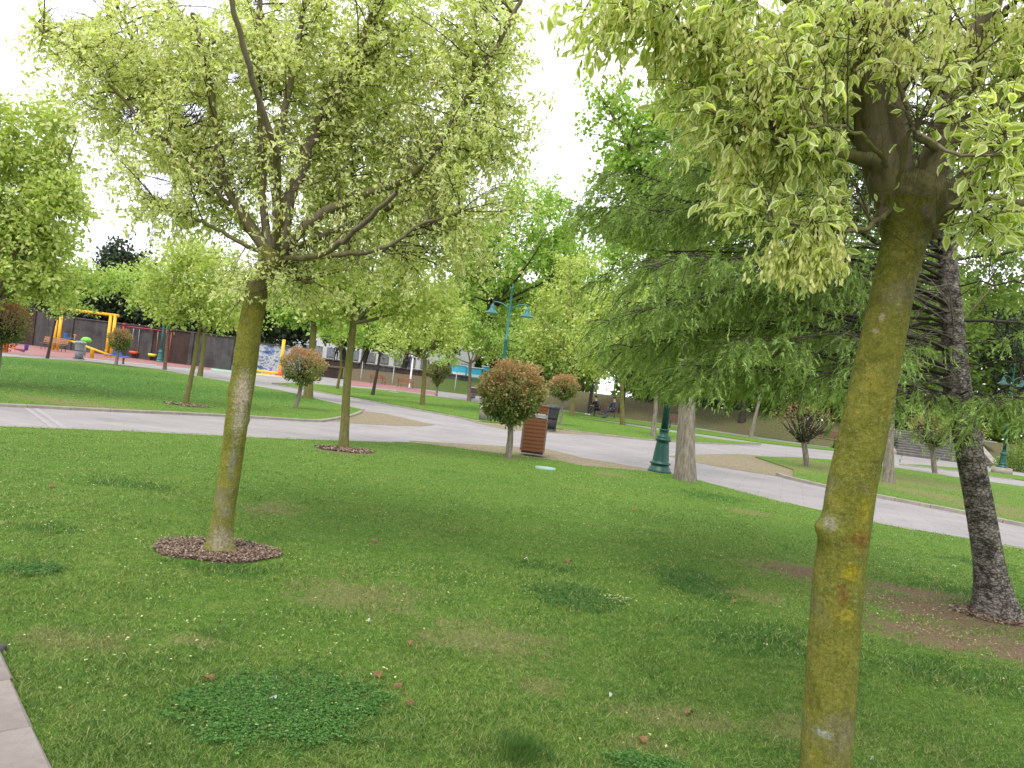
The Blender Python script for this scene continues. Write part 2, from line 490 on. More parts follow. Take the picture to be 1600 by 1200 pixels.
# ---------------------------------------------------------------- lawn: ground patches shared by material and blades
def pe(px, py, rx, ry, ang=0):
    """a patch seen as an ellipse at pixel -> ground centre and radii"""
    c = gp(px, py)
    a = gp(px + rx, py + rx * 0.1228); b = gp(px - ry * 0.1, py - ry)
    return (c.x, c.y, max((a - c).length, .05), max((b - c).length, .05))
SOIL = [pe(1470, 955, 130, 26), pe(1470, 992, 130, 22), pe(1590, 1015, 90, 24), pe(1560, 965, 50, 14), pe(1430, 925, 90, 9), pe(1250, 893, 60, 9), pe(540, 703, 40, 6)]
STRAW = [pe(850, 1073, 42, 14), pe(1480, 955, 120, 20), pe(1470, 990, 110, 16), pe(1250, 893, 100, 16), pe(1590, 1015, 90, 24),
        pe(1560, 965, 50, 14), pe(425, 795, 42, 12), pe(1010, 1165, 70, 16), pe(1180, 930, 60, 10), 
        pe(1430, 925, 90, 9), pe(540, 703, 40, 6), pe(800, 716, 18, 4), pe(1060, 1120, 120, 20), pe(300, 1000, 60, 10), pe(560, 930, 120, 25), pe(760, 1000, 120, 30), pe(120, 1000, 90, 20), pe(1450, 772, 60, 10), pe(1420, 750, 120, 8), pe(1540, 790, 100, 8), pe(1290, 730, 60, 10), pe(1560, 800, 70, 7), pe(1330, 742, 70, 9), pe(640, 648, 60, 3), pe(830, 662, 60, 3), pe(120, 630, 120, 5), pe(1230, 730, 40, 5), pe(1170, 800, 40, 4),
        pe(1250, 1140, 90, 22), pe(950, 740, 30, 4)]
LUSH_SHADE = [pe(180, 598, 260, 16), pe(120, 575, 200, 8), pe(420, 618, 100, 8), pe(560, 622, 60, 4), pe(760, 640, 60, 5), pe(440, 1105, 150, 60), pe(905, 932, 75, 20), pe(1090, 912, 60, 22), pe(810, 1175, 60, 26), pe(1530, 880, 60, 8), pe(1520, 935, 130, 16), pe(1500, 1055, 170, 24),  # leading entries paint far-lawn shade as deeper green; the rest is lush growth
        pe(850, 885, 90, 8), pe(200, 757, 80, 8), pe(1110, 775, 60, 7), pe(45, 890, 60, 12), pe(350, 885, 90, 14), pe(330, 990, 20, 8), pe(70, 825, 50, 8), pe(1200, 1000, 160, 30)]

def patch_np(x, y, lst, soft=0.7, nscale=0.16, seed=3):
    n = vnoise(x, y, nscale, seed) * 0.6 + vnoise(x, y, nscale * 0.35, seed + 1) * 0.4
    m = np.zeros_like(x)
    for cx, cy, rx, ry in lst:
        d = np.sqrt(((x - cx) / rx) ** 2 + ((y - cy) / ry) ** 2) + (n - 0.5) * 2.0
        m = np.maximum(m, np.clip((1.1 - d) / soft, 0, 1))
    return m

def patch_nodes(nt, co, lst):
    nz = noise(nt, co, 5.0, 8, 0.75)
    tot = None
    for cx, cy, rx, ry in lst:
        s = N(nt, "ShaderNodeVectorMath", operation='SUBTRACT'); s.inputs[1].default_value = (cx, cy, 0)
        nt.links.new(co, s.inputs[0])
        d = N(nt, "ShaderNodeVectorMath", operation='MULTIPLY'); d.inputs[1].default_value = (1 / rx, 1 / ry, 0)
        nt.links.new(s.outputs[0], d.inputs[0])
        l = N(nt, "ShaderNodeVectorMath", operation='LENGTH'); nt.links.new(d.outputs[0], l.inputs[0])
        v = math_(nt, 'SUBTRACT', 1.15, math_(nt, 'ADD', l.outputs["Value"], math_(nt, 'MULTIPLY', math_(nt, 'SUBTRACT', nz, 0.5), 4.5)))
        v = math_(nt, 'MULTIPLY', v, 1.4, clamp=True)
        tot = v if tot is None else math_(nt, 'MAXIMUM', tot, v)
    return tot

def grass_color(nt, co, bladed=False):
    n1 = noise(nt, co, 0.45, 4, 0.6)
    n2 = noise(nt, co, 3.2, 5, 0.7)
    a = ramp(nt, n1, [(0.32, (0.075, 0.165, 0.024)), (0.5, (0.120, 0.215, 0.032)), (0.68, (0.185, 0.255, 0.048))])
    b = ramp(nt, n2, [(0.35, (0.060, 0.150, 0.022)), (0.52, (0.110, 0.205, 0.030)), (0.70, (0.23, 0.25, 0.075))])
    n3 = noise(nt, co, 17, 7, 0.75)
    mo = ramp(nt, n3, [(0.36, (0.52, 0.60, 0.5)), (0.5, (1.0, 1.0, 1.0)), (0.66, (1.5, 1.38, 1.5))])
    mo.node.color_ramp.elements[2].color = (1.5, 1.38, 1.5, 1)
    return mixc(nt, 1.0, mixc(nt, 0.5, a, b), mo, 'MULTIPLY')

m, nt, out = new_mat('lawn_turf')
co = objco(nt)
g = grass_color(nt, co)
n4 = noise(nt, co, 45, 4, 0.8)
g = mixc(nt, 0.5, g, ramp(nt, n4, [(0.3, (0.035, 0.075, 0.012)), (0.55, (0.11, 0.20, 0.03)), (0.75, (0.22, 0.29, 0.07))]))
lu = patch_nodes(nt, co, LUSH_SHADE)
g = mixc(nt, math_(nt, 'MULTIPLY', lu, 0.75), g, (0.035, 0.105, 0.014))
st = patch_nodes(nt, co, STRAW)
g = mixc(nt, math_(nt, 'MULTIPLY', st, 0.6), g, ramp(nt, n4, [(0.3, (0.12, 0.10, 0.04)), (0.7, (0.30, 0.25, 0.13))]))
so = patch_nodes(nt, co, SOIL)
n5 = noise(nt, co, 30, 5, 0.7)
g = mixc(nt, so, g, ramp(nt, n5, [(0.3, (0.10, 0.065, 0.04)), (0.6, (0.22, 0.15, 0.10)), (0.75, (0.36, 0.29, 0.20))]))
principled(nt, out, g, 0.95, 0, bump=n4, bump_s=0.9, bump_d=0.03, spec=0.1)
MAT['lawn'] = m

m, nt, out = new_mat('grass_blade')
tc = nt.nodes.new("ShaderNodeTexCoord")
g = grass_color(nt, tc.outputs["Object"])
lu = patch_nodes(nt, tc.outputs["Object"], LUSH_SHADE)
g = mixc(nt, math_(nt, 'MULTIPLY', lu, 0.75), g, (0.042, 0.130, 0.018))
ti = N(nt, "ShaderNodeAttribute", attribute_name="tint")
st = patch_nodes(nt, tc.outputs['Object'], STRAW)
g = mixc(nt, math_(nt, 'MULTIPLY', st, 0.55), g, (0.24, 0.22, 0.085))
g = mixc(nt, ramp(nt, ti.outputs["Fac"], [(0.0, (0.8, 0.8, 0.8)), (0.45, (0, 0, 0)), (1, (0, 0, 0))]), g, (0.025, 0.075, 0.012))
g = mixc(nt, ramp(nt, ti.outputs["Fac"], [(0.55, (0, 0, 0)), (0.86, (0.75, 0.75, 0.75)), (1, (0.85, 0.85, 0.85))]), g, (0.32, 0.42, 0.12))
g = mixc(nt, ramp(nt, ti.outputs["Fac"], [(0.95, (0, 0, 0)), (0.955, (0.85, 0.85, 0.85))]), g, (0.46, 0.40, 0.19))
d = nt.nodes.new("ShaderNodeBsdfPrincipled"); d.inputs["Roughness"].default_value = 0.55; d.inputs["Specular IOR Level"].default_value = 0.25
nt.links.new(g, d.inputs["Base Color"])
tr = nt.nodes.new("ShaderNodeBsdfTranslucent"); nt.links.new(g, tr.inputs[0])
mx = nt.nodes.new("ShaderNodeMixShader"); mx.inputs[0].default_value = 0.35
nt.links.new(d.outputs[0], mx.inputs[1]); nt.links.new(tr.outputs[0], mx.inputs[2]); nt.links.new(mx.outputs[0], out.inputs[0])
MAT['blade'] = m

# far slope: soil to grass by attribute
m, nt, out = new_mat('slope_ground')
co = objco(nt)
ga = N(nt, "ShaderNodeAttribute", attribute_name="green")
n1 = noise(nt, co, 1.2, 6, 0.7); n2 = noise(nt, co, 9, 5, 0.7)
soil = ramp(nt, n2, [(0.3, (0.06, 0.045, 0.028)), (0.6, (0.145, 0.11, 0.072)), (0.8, (0.24, 0.19, 0.13))])
gr = ramp(nt, n2, [(0.3, (0.04, 0.075, 0.018)), (0.7, (0.10, 0.15, 0.035))])
fac = math_(nt, 'ADD', ga.outputs["Fac"], math_(nt, 'MULTIPLY', math_(nt, 'SUBTRACT', n1, 0.5), 1.6), clamp=True)
principled(nt, out, mixc(nt, fac, soil, gr), 0.95, 0, bump=n2, bump_s=0.6, bump_d=0.05, spec=0.1)
MAT['slope'] = m

# ================================================================== GROUND
Z_PATH, Z_G = -0.05, -0.10
mb = MB(); v = [mb.bm.verts.new(p) for p in ((-2500, -2500, Z_G), (2500, -2500, Z_G), (2500, 2500, Z_G), (-2500, 2500, Z_G))]; mb.bm.faces.new(v)
tag(mb.build('ground', MAT['slope']), kind='structure')
mb = MB(); mb.poly([(-90, 8), (70, 5), (70, 60), (20, 66), (0, 84), (-90, 96)], Z_G + 0.01, Z_PATH)
tag(mb.build('path', MAT['path']), kind='structure')

def W(pts, z=0.0): return [gp(x, y, z) for x, y in pts]

A_EDGE = [(-420, 652), (-200, 655), (0, 665), (200, 672), (400, 682), (500, 686), (640, 691), (674, 694), (764, 706), (820, 713), (870, 719), (910, 727), (1000, 735),
          (1050, 740), (1100, 752), (1250, 790), (1400, 822), (1600, 856), (1800, 892), (2100, 940)]
A = W(A_EDGE) + [Vector((14, -2, 0)), Vector((-1.0, -2, 0)), Vector((-1.18, 2.0, 0)), Vector((-1.62, 2.75, 0)), Vector((-3.2, 4.6, 0)), Vector((-9.5, 9.0, 0))]
# near kerb line bottom left follows photo pixels (75,1200) -> (0,1020)
K1, K2 = gp(78, 1204), gp(0, 1022)
kd = (K2 - K1).normalized()
A = W(A_EDGE) + [Vector((14, -2, 0)), K1 - kd * 3.4, K1, K2, K2 + kd * 0.6 + Vector((-0.25, 0.1, 0)), K2 + kd * 1.6 + Vector((-1.9, 0.5, 0)), K2 + Vector((-9, 6.0, 0))]
B = W([(-420, 612), (-200, 618), (0, 630), (200, 640), (320, 645), (500, 656), (545, 648), (566, 641), (556, 637), (500, 624), (450, 612), (400, 603), (320, 590), (250, 577), (150, 566), (0, 556), (-200, 538), (-420, 515)])
C_ = W([(425, 598), (500, 611), (556, 620), (600, 629), (650, 637), (700, 647), (757, 658), (800, 662), (840, 664), (820, 650), (751, 629), (687, 620.5), (612, 610), (540, 604), (470, 598)])
D = W([(850, 657), (858, 668), (927, 675), (1000, 684), (1030, 687), (1150, 693), (1190, 693), (1130, 687), (1050, 675), (1000, 667), (940, 657), (898, 651), (860, 645)])
E = W([(870, 640), (976, 654), (1100, 672), (1190, 686), (1250, 694), (1319, 703), (1319, 705), (1250, 698), (1190, 691), (1100, 678), (976, 660), (870, 646)])
Fl = W([(1180, 713), (1240, 733), (1240, 746), (1305, 761), (1375, 774), (1507, 799), (1600, 819), (1750, 846), (1900, 870), (1900, 800), (1700, 774), (1600, 760), (1499, 746), (1403, 731), (1319, 719), (1240, 714)])
G = W([(1411, 725), (1499, 735), (1600, 750), (1750, 770), (1750, 760), (1600, 744), (1499, 731), (1440, 726)])
LAWNS = {'A': A, 'B': B, 'C': C_, 'D': D, 'E': E, 'F': Fl, 'G': G}
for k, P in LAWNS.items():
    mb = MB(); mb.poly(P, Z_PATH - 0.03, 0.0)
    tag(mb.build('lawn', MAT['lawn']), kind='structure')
# walkway the photographer stands beside
mb = MB(); mb.poly([K1 - kd * 3.2 + Vector((-0.35, 0, 0)), K2 + kd * .4 + Vector((-0.35, 0, 0)), K2 + Vector((-1.6, .6, 0)), K1 + Vector((-3, -2.5, 0)), Vector((-2, -3, 0))], Z_G + 0.01, -0.06)
tag(mb.build('verge', MAT['dirt']), kind='structure')

def sheet(name, pts, z, mat, kind='structure'):
    mb = MB(); mb.poly([gp(x, y, z) for x, y in pts], z - 0.003, z)
    return tag(mb.build(name, mat), kind=kind)
sheet('trodden_ground', [(505, 656), (560, 641), (600, 646), (631, 653), (680, 664), (659, 666), (600, 664), (547, 661)], Z_PATH + 0.006, MAT['dirt'])
sheet('trodden_ground', [(640, 688), (700, 692), (790, 697), (854, 701), (910, 715), (1000, 730), (1050, 738), (1050, 746), (1000, 740), (900, 732), (764, 712), (640, 696)], Z_PATH + 0.006, MAT['dirt'])
sheet('trodden_ground', [(1040, 712), (1095, 710), (1150, 709), (1190, 712), (1230, 722), (1280, 738), (1232, 748), (1220, 745), (1150, 734), (1078, 721)], Z_PATH + 0.006, MAT['dirt'])
sheet('trodden_ground', [(690, 644), (760, 650), (800, 655), (860, 662), (930, 670), (1000, 681), (990, 686), (930, 680), (860, 676), (790, 671), (745, 661)], Z_PATH + 0.006, MAT['dirt'])
for (a, b, c, d) in (((33, 634), (40, 634), (88, 668), (79, 668)), ((46, 634), (56, 635), (108, 670), (97, 669))):
    sheet('paving_band', [a, b, c, d], Z_PATH + 0.005, MAT['path_band'])
# playground floor
sheet('playground_floor', [(-260, 524), (-60, 547), (0, 551), (74, 557), (131, 561), (187, 566), (245, 571), (330, 578), (330, 566), (187, 551), (-60, 523), (-260, 505)], Z_PATH + 0.008, MAT['rubber_red'])
sheet('playground_floor', [(330, 578), (385, 584), (385, 573), (330, 566)], Z_PATH + 0.008, MAT['rubber_green'])
sheet('playground_floor', [(385, 584), (430, 588), (500, 594), (500, 589), (430, 580), (385, 578)], Z_PATH + 0.008, MAT['rubber_yellow'])
sheet('playground_floor', [(545, 602), (612, 608), (680, 617), (680, 613), (612, 599), (545, 592)], Z_PATH + 0.008, MAT['rubber_red'])
sheet('playground_line', [(131, 561), (245, 571.5), (245, 570), (131, 559.5)], Z_PATH + 0.014, MAT['path_band'])

# kerbs: each a run of stones
def kerb(pts, L=0.8, wd=0.11, top=0.015, bottom=-0.12, mat='kerb', jitter=0.004):
    root = empty('kerb', pts[0]); root['kind'] = 'structure'
    segs = [Vector(p) for p in pts]
    cum = [0]
    for i in range(len(segs) - 1): cum.append(cum[-1] + (segs[i + 1] - segs[i]).length)
    def pos(s):
        for i in range(len(segs) - 1):
            if s <= cum[i + 1] or i == len(segs) - 2:
                return segs[i].lerp(segs[i + 1], (s - cum[i]) / max(cum[i + 1] - cum[i], 1e-6))
    mb = MB(); mb.box((0, 0, 0), (L - 0.012, wd, top - bottom), bevel=0.012)
    bmesh.ops.translate(mb.bm, verts=mb.bm.verts, vec=(0, 0, 0))
    first = mb.build('kerb_stone', MAT[mat], root)
    n = int(cum[-1] / L)
    for i in range(max(n, 1)):
        a, b = pos(i * L), pos(min((i + 1) * L, cum[-1]))
        o = first if i == 0 else first.copy()
        if i: COL.objects.link(o); o.parent = root
        c = (a + b) / 2 - segs[0]
        o.location = (c.x, c.y, (top + bottom) / 2 + random.uniform(-jitter, jitter))
        o.rotation_euler = (random.uniform(-.006, .006), 0, math.atan2(b.y - a.y, b.x - a.x) + random.uniform(-.006, .006))
    return root
kerb(W([(-200, 619), (0, 631), (200, 641), (320, 646), (500, 657), (548, 649), (568, 641)]))
kerb(W([(568, 640), (500, 624), (450, 612), (400, 603), (320, 590), (250, 577), (150, 566), (0, 556)]))
kerb(W([(-300, 654), (0, 665.5), (200, 673), (400, 683), (500, 687), (640, 692)]), top=0.005)
kerb(W([(1215, 740), (1232, 746), (1305, 762), (1375, 775), (1507, 800), (1600, 820), (1750, 847)]), wd=0.13, top=0.03)
kerb(W([(425, 599), (500, 612), (600, 630), (700, 648), (757, 659)]), top=0.005)
kerb(W([(880, 671), (927, 676), (1000, 685), (1030, 688), (1150, 694), (1190, 694)]), top=0.01)
kerb(W([(620, 610), (687, 620), (751, 628)]), top=0.01)
kerb(W([(1403, 731), (1499, 746), (1600, 760), (1700, 774)]), top=0.01)
kerb(W([(1405, 725), (1499, 736), (1600, 751)]), top=0.01)
kerb(W([(1100, 752.5), (1250, 791), (1400, 823), (1600, 857), (1750, 884)]), top=-0.002)

# near kerb with broad stones, bottom left
root = empty('near_kerb', K1); root['kind'] = 'structure'
perp = Vector((-kd.y, kd.x, 0))
if perp.x > 0: perp = -perp
joint_px = [(78, 1350), (78, 1204), (48, 1141), (21, 1068), (0, 1022)]
ss = [-0.95, -0.45, 0.0]
ss = [(gp(150, 1400) - K1).dot(kd), (gp(85, 1230) - K1).dot(kd), (gp(50, 1142) - K1).dot(kd), (gp(20, 1066) - K1).dot(kd), (K2 - K1).length + 0.10]
ss = [ss[0] - 1.0, ss[0] - 0.5] + ss
for i in range(len(ss) - 1):
    a, b = ss[i] + 0.004, ss[i + 1] - 0.004
    L = b - a
    mb = MB(); mb.box((0, 0, 0), (L, 0.26, 0.15), bevel=0.012)
    for vv in mb.bm.verts:
        vv.co += Vector((random.uniform(-1, 1), random.uniform(-1, 1), random.uniform(-1, 1))) * 0.003
    o = mb.build('kerb_stone', MAT['kerb_near'], root)
    c = kd * ((a + b) / 2) + perp * 0.13
    o.location = (c.x, c.y, -0.055 + (0.006 if i % 2 else -0.002))
    o.rotation_euler = (0.01 * (i % 3 - 1), 0, math.atan2(kd.y, kd.x) + 0.012 * (i % 2))

# ---------------------------------------------------------------- far slope and terrace
TZ = 1.7
def foot(x):
    # y of the foot of the slope for a given x
    pts = [(-90, 92), (-45, 82), (-24, 80), (-3, 79), (2, 68), (8, 62.5), (15, 59.7), (21, 53.6), (27, 54.6), (34, 54.6), (45, 52), (80, 50)]
    return float(np.interp(x, [p[0] for p in pts], [p[1] for p in pts]))
prof = [(-1.0, -0.12), (0, -0.03), (1.2, 0.16), (2.6, 0.55), (4.2, 1.05), (6.0, 1.5), (8, 1.68), (12, 1.7), (60, 1.7), (400, 1.7)]
xs = np.arange(-90, 81, 1.0)
vv, at_g = [], []
for x in xs:
    fy = foot(x)
    for (dy, z) in prof:
        vv.append((x * (1 if dy < 60 else 1 + dy / 60), fy + dy, z + (random.uniform(-.05, .05) if 0 < dy < 8 else 0)))
        pxg = 0.35
        r = x / fy * F_PX
        if x < -1 and x > -9: pxg = 0.9
        elif x <= -9: pxg = 0.05
        elif x < 14: pxg = 0.28
        at_g.append(pxg)
K = len(prof); fc = []
for i in range(len(xs) - 1):
    for j in range(K - 1):
        a = i * K + j
        fc.append((a, a + K, a + K + 1, a + 1))
tag(link('embankment', np_mesh('embankment', vv, fc, {'green': at_g}, smooth=True), MAT['slope']), kind='structure')
def ground_z(x, y):
    return float(np.interp(y - foot(x), [p[0] for p in prof], [p[1] for p in prof]))

# ================================================================== VEGETATION
LEAF5 = (np.array([[0, 0, 0], [-.22, .45, .07], [.22, .45, .07], [0, 1, -.08], [0, .45, -.03]]), np.array([[0, 2, 4], [2, 3, 4], [3, 1, 4], [1, 0, 4]]), np.array([.75, 1, 1, 1, 0.0]))
LEAF8 = (np.array([[0, 0, 0], [-.14, .22, .05], [-.21, .48, .08], [-.12, .78, .02], [0, 1, -.14], [.12, .78, .02], [.21, .48, .08], [.14, .22, .05], [0, .25, -.03], [0, .7, -.08]]),
         np.array([[0, 8, 1], [1, 8, 2], [2, 8, 9], [2, 9, 3], [3, 9, 4], [4, 9, 5], [5, 9, 6], [6, 9, 8], [6, 8, 7], [7, 8, 0]]), np.array([.8, 1, 1, 1, 1, 1, 1, 1, 0, 0.1]))
LEAF4 = (np.array([[0, 0, 0], [-.30, .5, .08], [.30, .5, .08], [0, 1, -.08]]), np.array([[0, 2, 3], [0, 3, 1]]), np.array([.5, 1, 1, 1.0]))
LEAF4V = (np.array([[0, 0, 0], [-.24, .48, .07], [.24, .48, .07], [0, 1, -.10]]), np.array([[0, 2, 3], [0, 3, 1]]), np.array([0.25, 1, 1, 0.75]))
MAPLE = (np.array([[0, 0, 0], [-.5, .35, .08], [-.22, .6, .02], [0, 1, -.1], [.22, .6, .02], [.5, .35, .08]]), np.array([[0, 2, 1], [0, 3, 2], [0, 4, 3], [0, 5, 4]]), np.array([0, 1, 1, 1, 1, 1.0]))
SAM = (np.array([[0, 0, 0], [-.16, .6, .03], [.13, .65, .03], [0.03, 1, 0]]), np.array([[0, 2, 3], [0, 3, 1]]), np.array([0, 0, 0, 0.0]))

def unit(a):
    return a / np.maximum(np.linalg.norm(a, axis=-1, keepdims=True), 1e-9)

def leaves_mesh(name, P, Dr, size, shape, tint, up=None, rng=RNG):
    """P (n,3) bases, Dr (n,3) directions along the blade"""
    tv, tf, rim = shape
    n = len(P)
    y = unit(Dr)
    if up is None: up = unit(rng.normal(size=(n, 3)) * 0.85 + np.array([0, -0.35, 0.6]))
    x = unit(np.cross(y, up)); z = np.cross(x, y)
    s = np.asarray(size).reshape(-1, 1, 1) * np.ones((n, 1, 1))
    V = P[:, None, :] + s * (tv[None, :, 0:1] * x[:, None, :] + tv[None, :, 1:2] * y[:, None, :] + tv[None, :, 2:3] * z[:, None, :])
    k = len(tv)
    Fc = (tf[None] + (np.arange(n) * k)[:, None, None]).reshape(-1, 3)
    return np_mesh(name, V.reshape(-1, 3), Fc, {'tint': np.repeat(tint, k), 'rim': np.tile(rim, n)})

class Wood:
    """collects tapered tubes quickly"""
    def __init__(s): s.v, s.f, s.n = [], [], 0
    def tube(s, P, R, sides=6):
        P = np.asarray(P, float); R = np.asarray(R, float)
        T = np.gradient(P, axis=0); T = unit(T)
        ref = np.array([0, 0, 1.0]) if abs(T[0][2]) < .9 else np.array([1.0, 0, 0])
        u = unit(np.cross(T[0], ref))
        a = np.arange(sides) * 2 * PI / sides
        m = len(P)
        for i in range(m):
            u = unit(u - T[i] * np.dot(u, T[i])); w = np.cross(T[i], u)
            s.v.append(P[i] + R[i] * (np.cos(a)[:, None] * u + np.sin(a)[:, None] * w))
        b = s.n
        for i in range(m - 1):
            for k in range(sides):
                s.f.append((b + i * sides + k, b + i * sides + (k + 1) % sides, b + (i + 1) * sides + (k + 1) % sides, b + (i + 1) * sides + k))
        s.n += m * sides
    def build(s, name, mat, parent=None):
        return link(name, np_mesh(name, np.concatenate(s.v), np.array(s.f), smooth=True), mat, parent)

def bez(a, b, sag=0.0, n=5, wob=0.0, rng=RNG):
    a, b = np.asarray(a, float), np.asarray(b, float)
    L = np.linalg.norm(b - a)
    mid = (a + b) / 2 + rng.normal(size=3) * wob * L + np.array([0, 0, sag * L])
    t = np.linspace(0, 1, n)[:, None]
    return (1 - t) ** 2 * a + 2 * t * (1 - t) * mid + t * t * b

def smooth_path(pts, n):
    pts = np.asarray(pts, float)
    d = np.r_[0, np.cumsum(np.linalg.norm(np.diff(pts, axis=0), axis=1))]
    t = np.linspace(0, d[-1], n)
    q = np.stack([np.interp(t, d, pts[:, i]) for i in range(3)], 1)
    for _ in range(2):
        q[1:-1] = (q[:-2] + 2 * q[1:-1] + q[2:]) / 4
    return q

def trunk_mesh(name, pts, radii, mat, parent, rough=0.05, sides=20, n=60, flare=0, bumps=(), seed=0):
    """detailed trunk with irregular cross section; bumps: (t, angle, height, width)"""
    rg = np.random.default_rng(seed + 5)
    P = smooth_path(pts, n)
    if len(radii) == len(pts):
        dd = np.r_[0, np.cumsum(np.linalg.norm(np.diff(np.asarray([tuple(p) for p in pts], float), axis=0), axis=1))]
        R = np.interp(np.linspace(0, 1, n), dd / dd[-1], radii)
    else: R = np.interp(np.linspace(0, 1, n), np.linspace(0, 1, len(radii)), radii)
    T = unit(np.gradient(P, axis=0)); u = np.array([1.0, 0, 0]); V = []
    a = np.arange(sides) * 2 * PI / sides
    ph = rg.uniform(0, 6.28, 6)
    for i in range(n):
        u = unit(u - T[i] * np.dot(u, T[i])); w = np.cross(T[i], u)
        t = i / (n - 1)
        rr = R[i] * (1 + rough * (np.sin(2 * a + ph[0] + t * 5) * .5 + np.sin(3 * a + ph[1] - t * 7) * .4 + np.sin(5 * a + ph[2] + t * 13) * .25 + np.sin(a + ph[3] + t * 22) * .35) + rg.normal(size=sides) * rough * .12)
        if flare: rr *= 1 + flare * math.exp(-t * n / 4.0) * (1 + .35 * np.sin(5 * a + ph[4]))
        for (bt, ba, bh, bw) in bumps:
            rr += bh * np.exp(-((t - bt) / bw) ** 2 - ((np.angle(np.exp(1j * (a - ba)))) / 0.55) ** 2)
        V.append(P[i] + rr[:, None] * (np.cos(a)[:, None] * u + np.sin(a)[:, None] * w))
    fcs = [(i * sides + k, i * sides + (k + 1) % sides, (i + 1) * sides + (k + 1) % sides, (i + 1) * sides + k) for i in range(n - 1) for k in range(sides)]
    return link(name, np_mesh(name, np.concatenate(V), np.array(fcs), smooth=True), mat, parent), P, R

def sample_blobs(blobs, n, rng):
    """blobs: (center vec3, radii vec3, weight); more towards the outside"""
    w = np.array([b[2] for b in blobs], float); w /= w.sum()
    idx = rng.choice(len(blobs), n, p=w)
    d = unit(rng.normal(size=(n, 3))); r = rng.uniform(0.15, 1, n) ** 0.55
    C = np.array([b[0] for b in blobs])[idx]; Rr = np.array([b[1] for b in blobs])[idx]
    return C + d * r[:, None] * Rr

def make_crown(limbs, blobs, nsec, ntwig, nleaf, twig_len, leaf_size, rng, droop=0.4, wood=None, twig_r=0.003, sec_r=0.012, draw_twigs=True, hub=None, spread=0.6):
    """limbs: list of (P, R). Returns leaf base points and directions"""
    LP = np.concatenate([l[0] for l in limbs]); LR = np.concatenate([l[1] for l in limbs])
    S = sample_blobs(blobs, nsec, rng)
    Pn, Dn = [], []
    for t in S:
        d = np.linalg.norm(LP - t, axis=1) + 0.6 * np.maximum(LP[:, 2] - t[2] + 0.15, 0)
        k = int(np.argmin(d + rng.uniform(0, .25, len(d)) * d))
        a = LP[k]
        br = bez(a, t, sag=0.08, n=6, wob=0.07, rng=rng)
        r0 = min(LR[k] * 0.6, sec_r * (0.5 + np.linalg.norm(t - a)))
        if wood is not None: wood.tube(br, np.linspace(r0, twig_r, 6), 5 if draw_twigs else 3)
        L = np.linalg.norm(t - a)
        outd = unit(t - a)
        for j in range(ntwig):
            tt = rng.uniform(0.35, 1.0) if L > 0.3 else rng.uniform(0.0, 1)
            q = tt * 5; i0 = min(int(q), 4); st = br[i0] + (br[i0 + 1] - br[i0]) * (q - i0)
            dd = unit(outd * 0.55 + rng.normal(size=3) * spread + np.array([0, 0, 0.08 - droop * 0.5]))
            e = st + dd * twig_len * rng.uniform(0.5, 1.2)
            tw = bez(st, e, sag=0.06, n=3, wob=0.05, rng=rng)
            if draw_twigs and wood is not None: wood.tube(tw, np.linspace(twig_r, twig_r * 0.4, 3), 3)
            m = nleaf
            u = np.sort(rng.uniform(0.1, 1.05, m))
            base = tw[0] + (tw[-1] - tw[0]) * u[:, None]
            ld = unit(dd * 0.5 + rng.normal(size=(m, 3)) * 0.75 + np.array([0, 0, -droop]))
            Pn.append(base); Dn.append(ld)
    return np.concatenate(Pn), np.concatenate(Dn)

def PB(px, py, Y, rx, ry, ryd=None, w=1.0):
    """crown blob measured in the photograph at distance Y"""
    c = at(px, py, Y); s = Y / F_PX
    rd = ryd if ryd is not None else (rx + ry) / 2 * s
    return (np.array(c), np.array([rx * s, rd, ry * s]), w * rx * ry)

def leaf_parts(root, P, Dr, size, tint, mat, n, shape, cam_pos=(0, 0, 1.6)):
    """the n leaves that show largest become objects of their own; returns the mask of the rest"""
    d = np.linalg.norm(P - np.array(cam_pos), axis=1)
    u = (P - np.array(cam_pos)); Xr = u[:, 0] / u[:, 1]; Zr = u[:, 2] / u[:, 1]
    ix = 800 + F_PX * (Xr * CR + Zr * SR); iy = 600 - F_PX * (-Xr * SR + Zr * CR)
    vis = (ix > 10) & (ix < 1590) & (iy > 5) & (iy < 1190) & (u[:, 1] > 0.2)
    score = np.where(vis, size / d, -1)
    idx = np.argsort(-score)[:n]
    kinds = []
    tv, tf, rim = shape
    for q in range(4):
        me = np_mesh('leaf', tv, tf, {'tint': np.full(len(tv), 0.15 + 0.25 * q), 'rim': rim}, smooth=True)
        me.materials.append(mat); kinds.append(me)
    inv = Vector(root.location)
    for i in idx:
        o = bpy.data.objects.new('leaf', kinds[min(int(tint[i] * 4), 3)])
        COL.objects.link(o); o.parent = root
        y = Vector(Dr[i]).normalized(); x = y.cross(Vector((random.gauss(0, .5), random.gauss(0, .5) - .3, 1))).normalized(); z = x.cross(y)
        mt = Matrix((x, y, z)).transposed().to_4x4()
        s = float(size[i])
        o.matrix_local = Matrix.Translation(Vector(P[i]) - inv) @ mt @ Matrix.Diagonal((s, s, s, 1))
    mask = np.ones(len(P), bool); mask[idx] = False
    return mask

def shift_mesh(o, loc):
    """object data was built in world space: re-base it to its parent"""
    me = o.data
    n = len(me.vertices); a = np.empty(n * 3, np.float32); me.vertices.foreach_get('co', a)
    a = a.reshape(-1, 3) - np.array(loc, np.float32)
    me.vertices.foreach_set('co', a.ravel()); me.update()
    return o

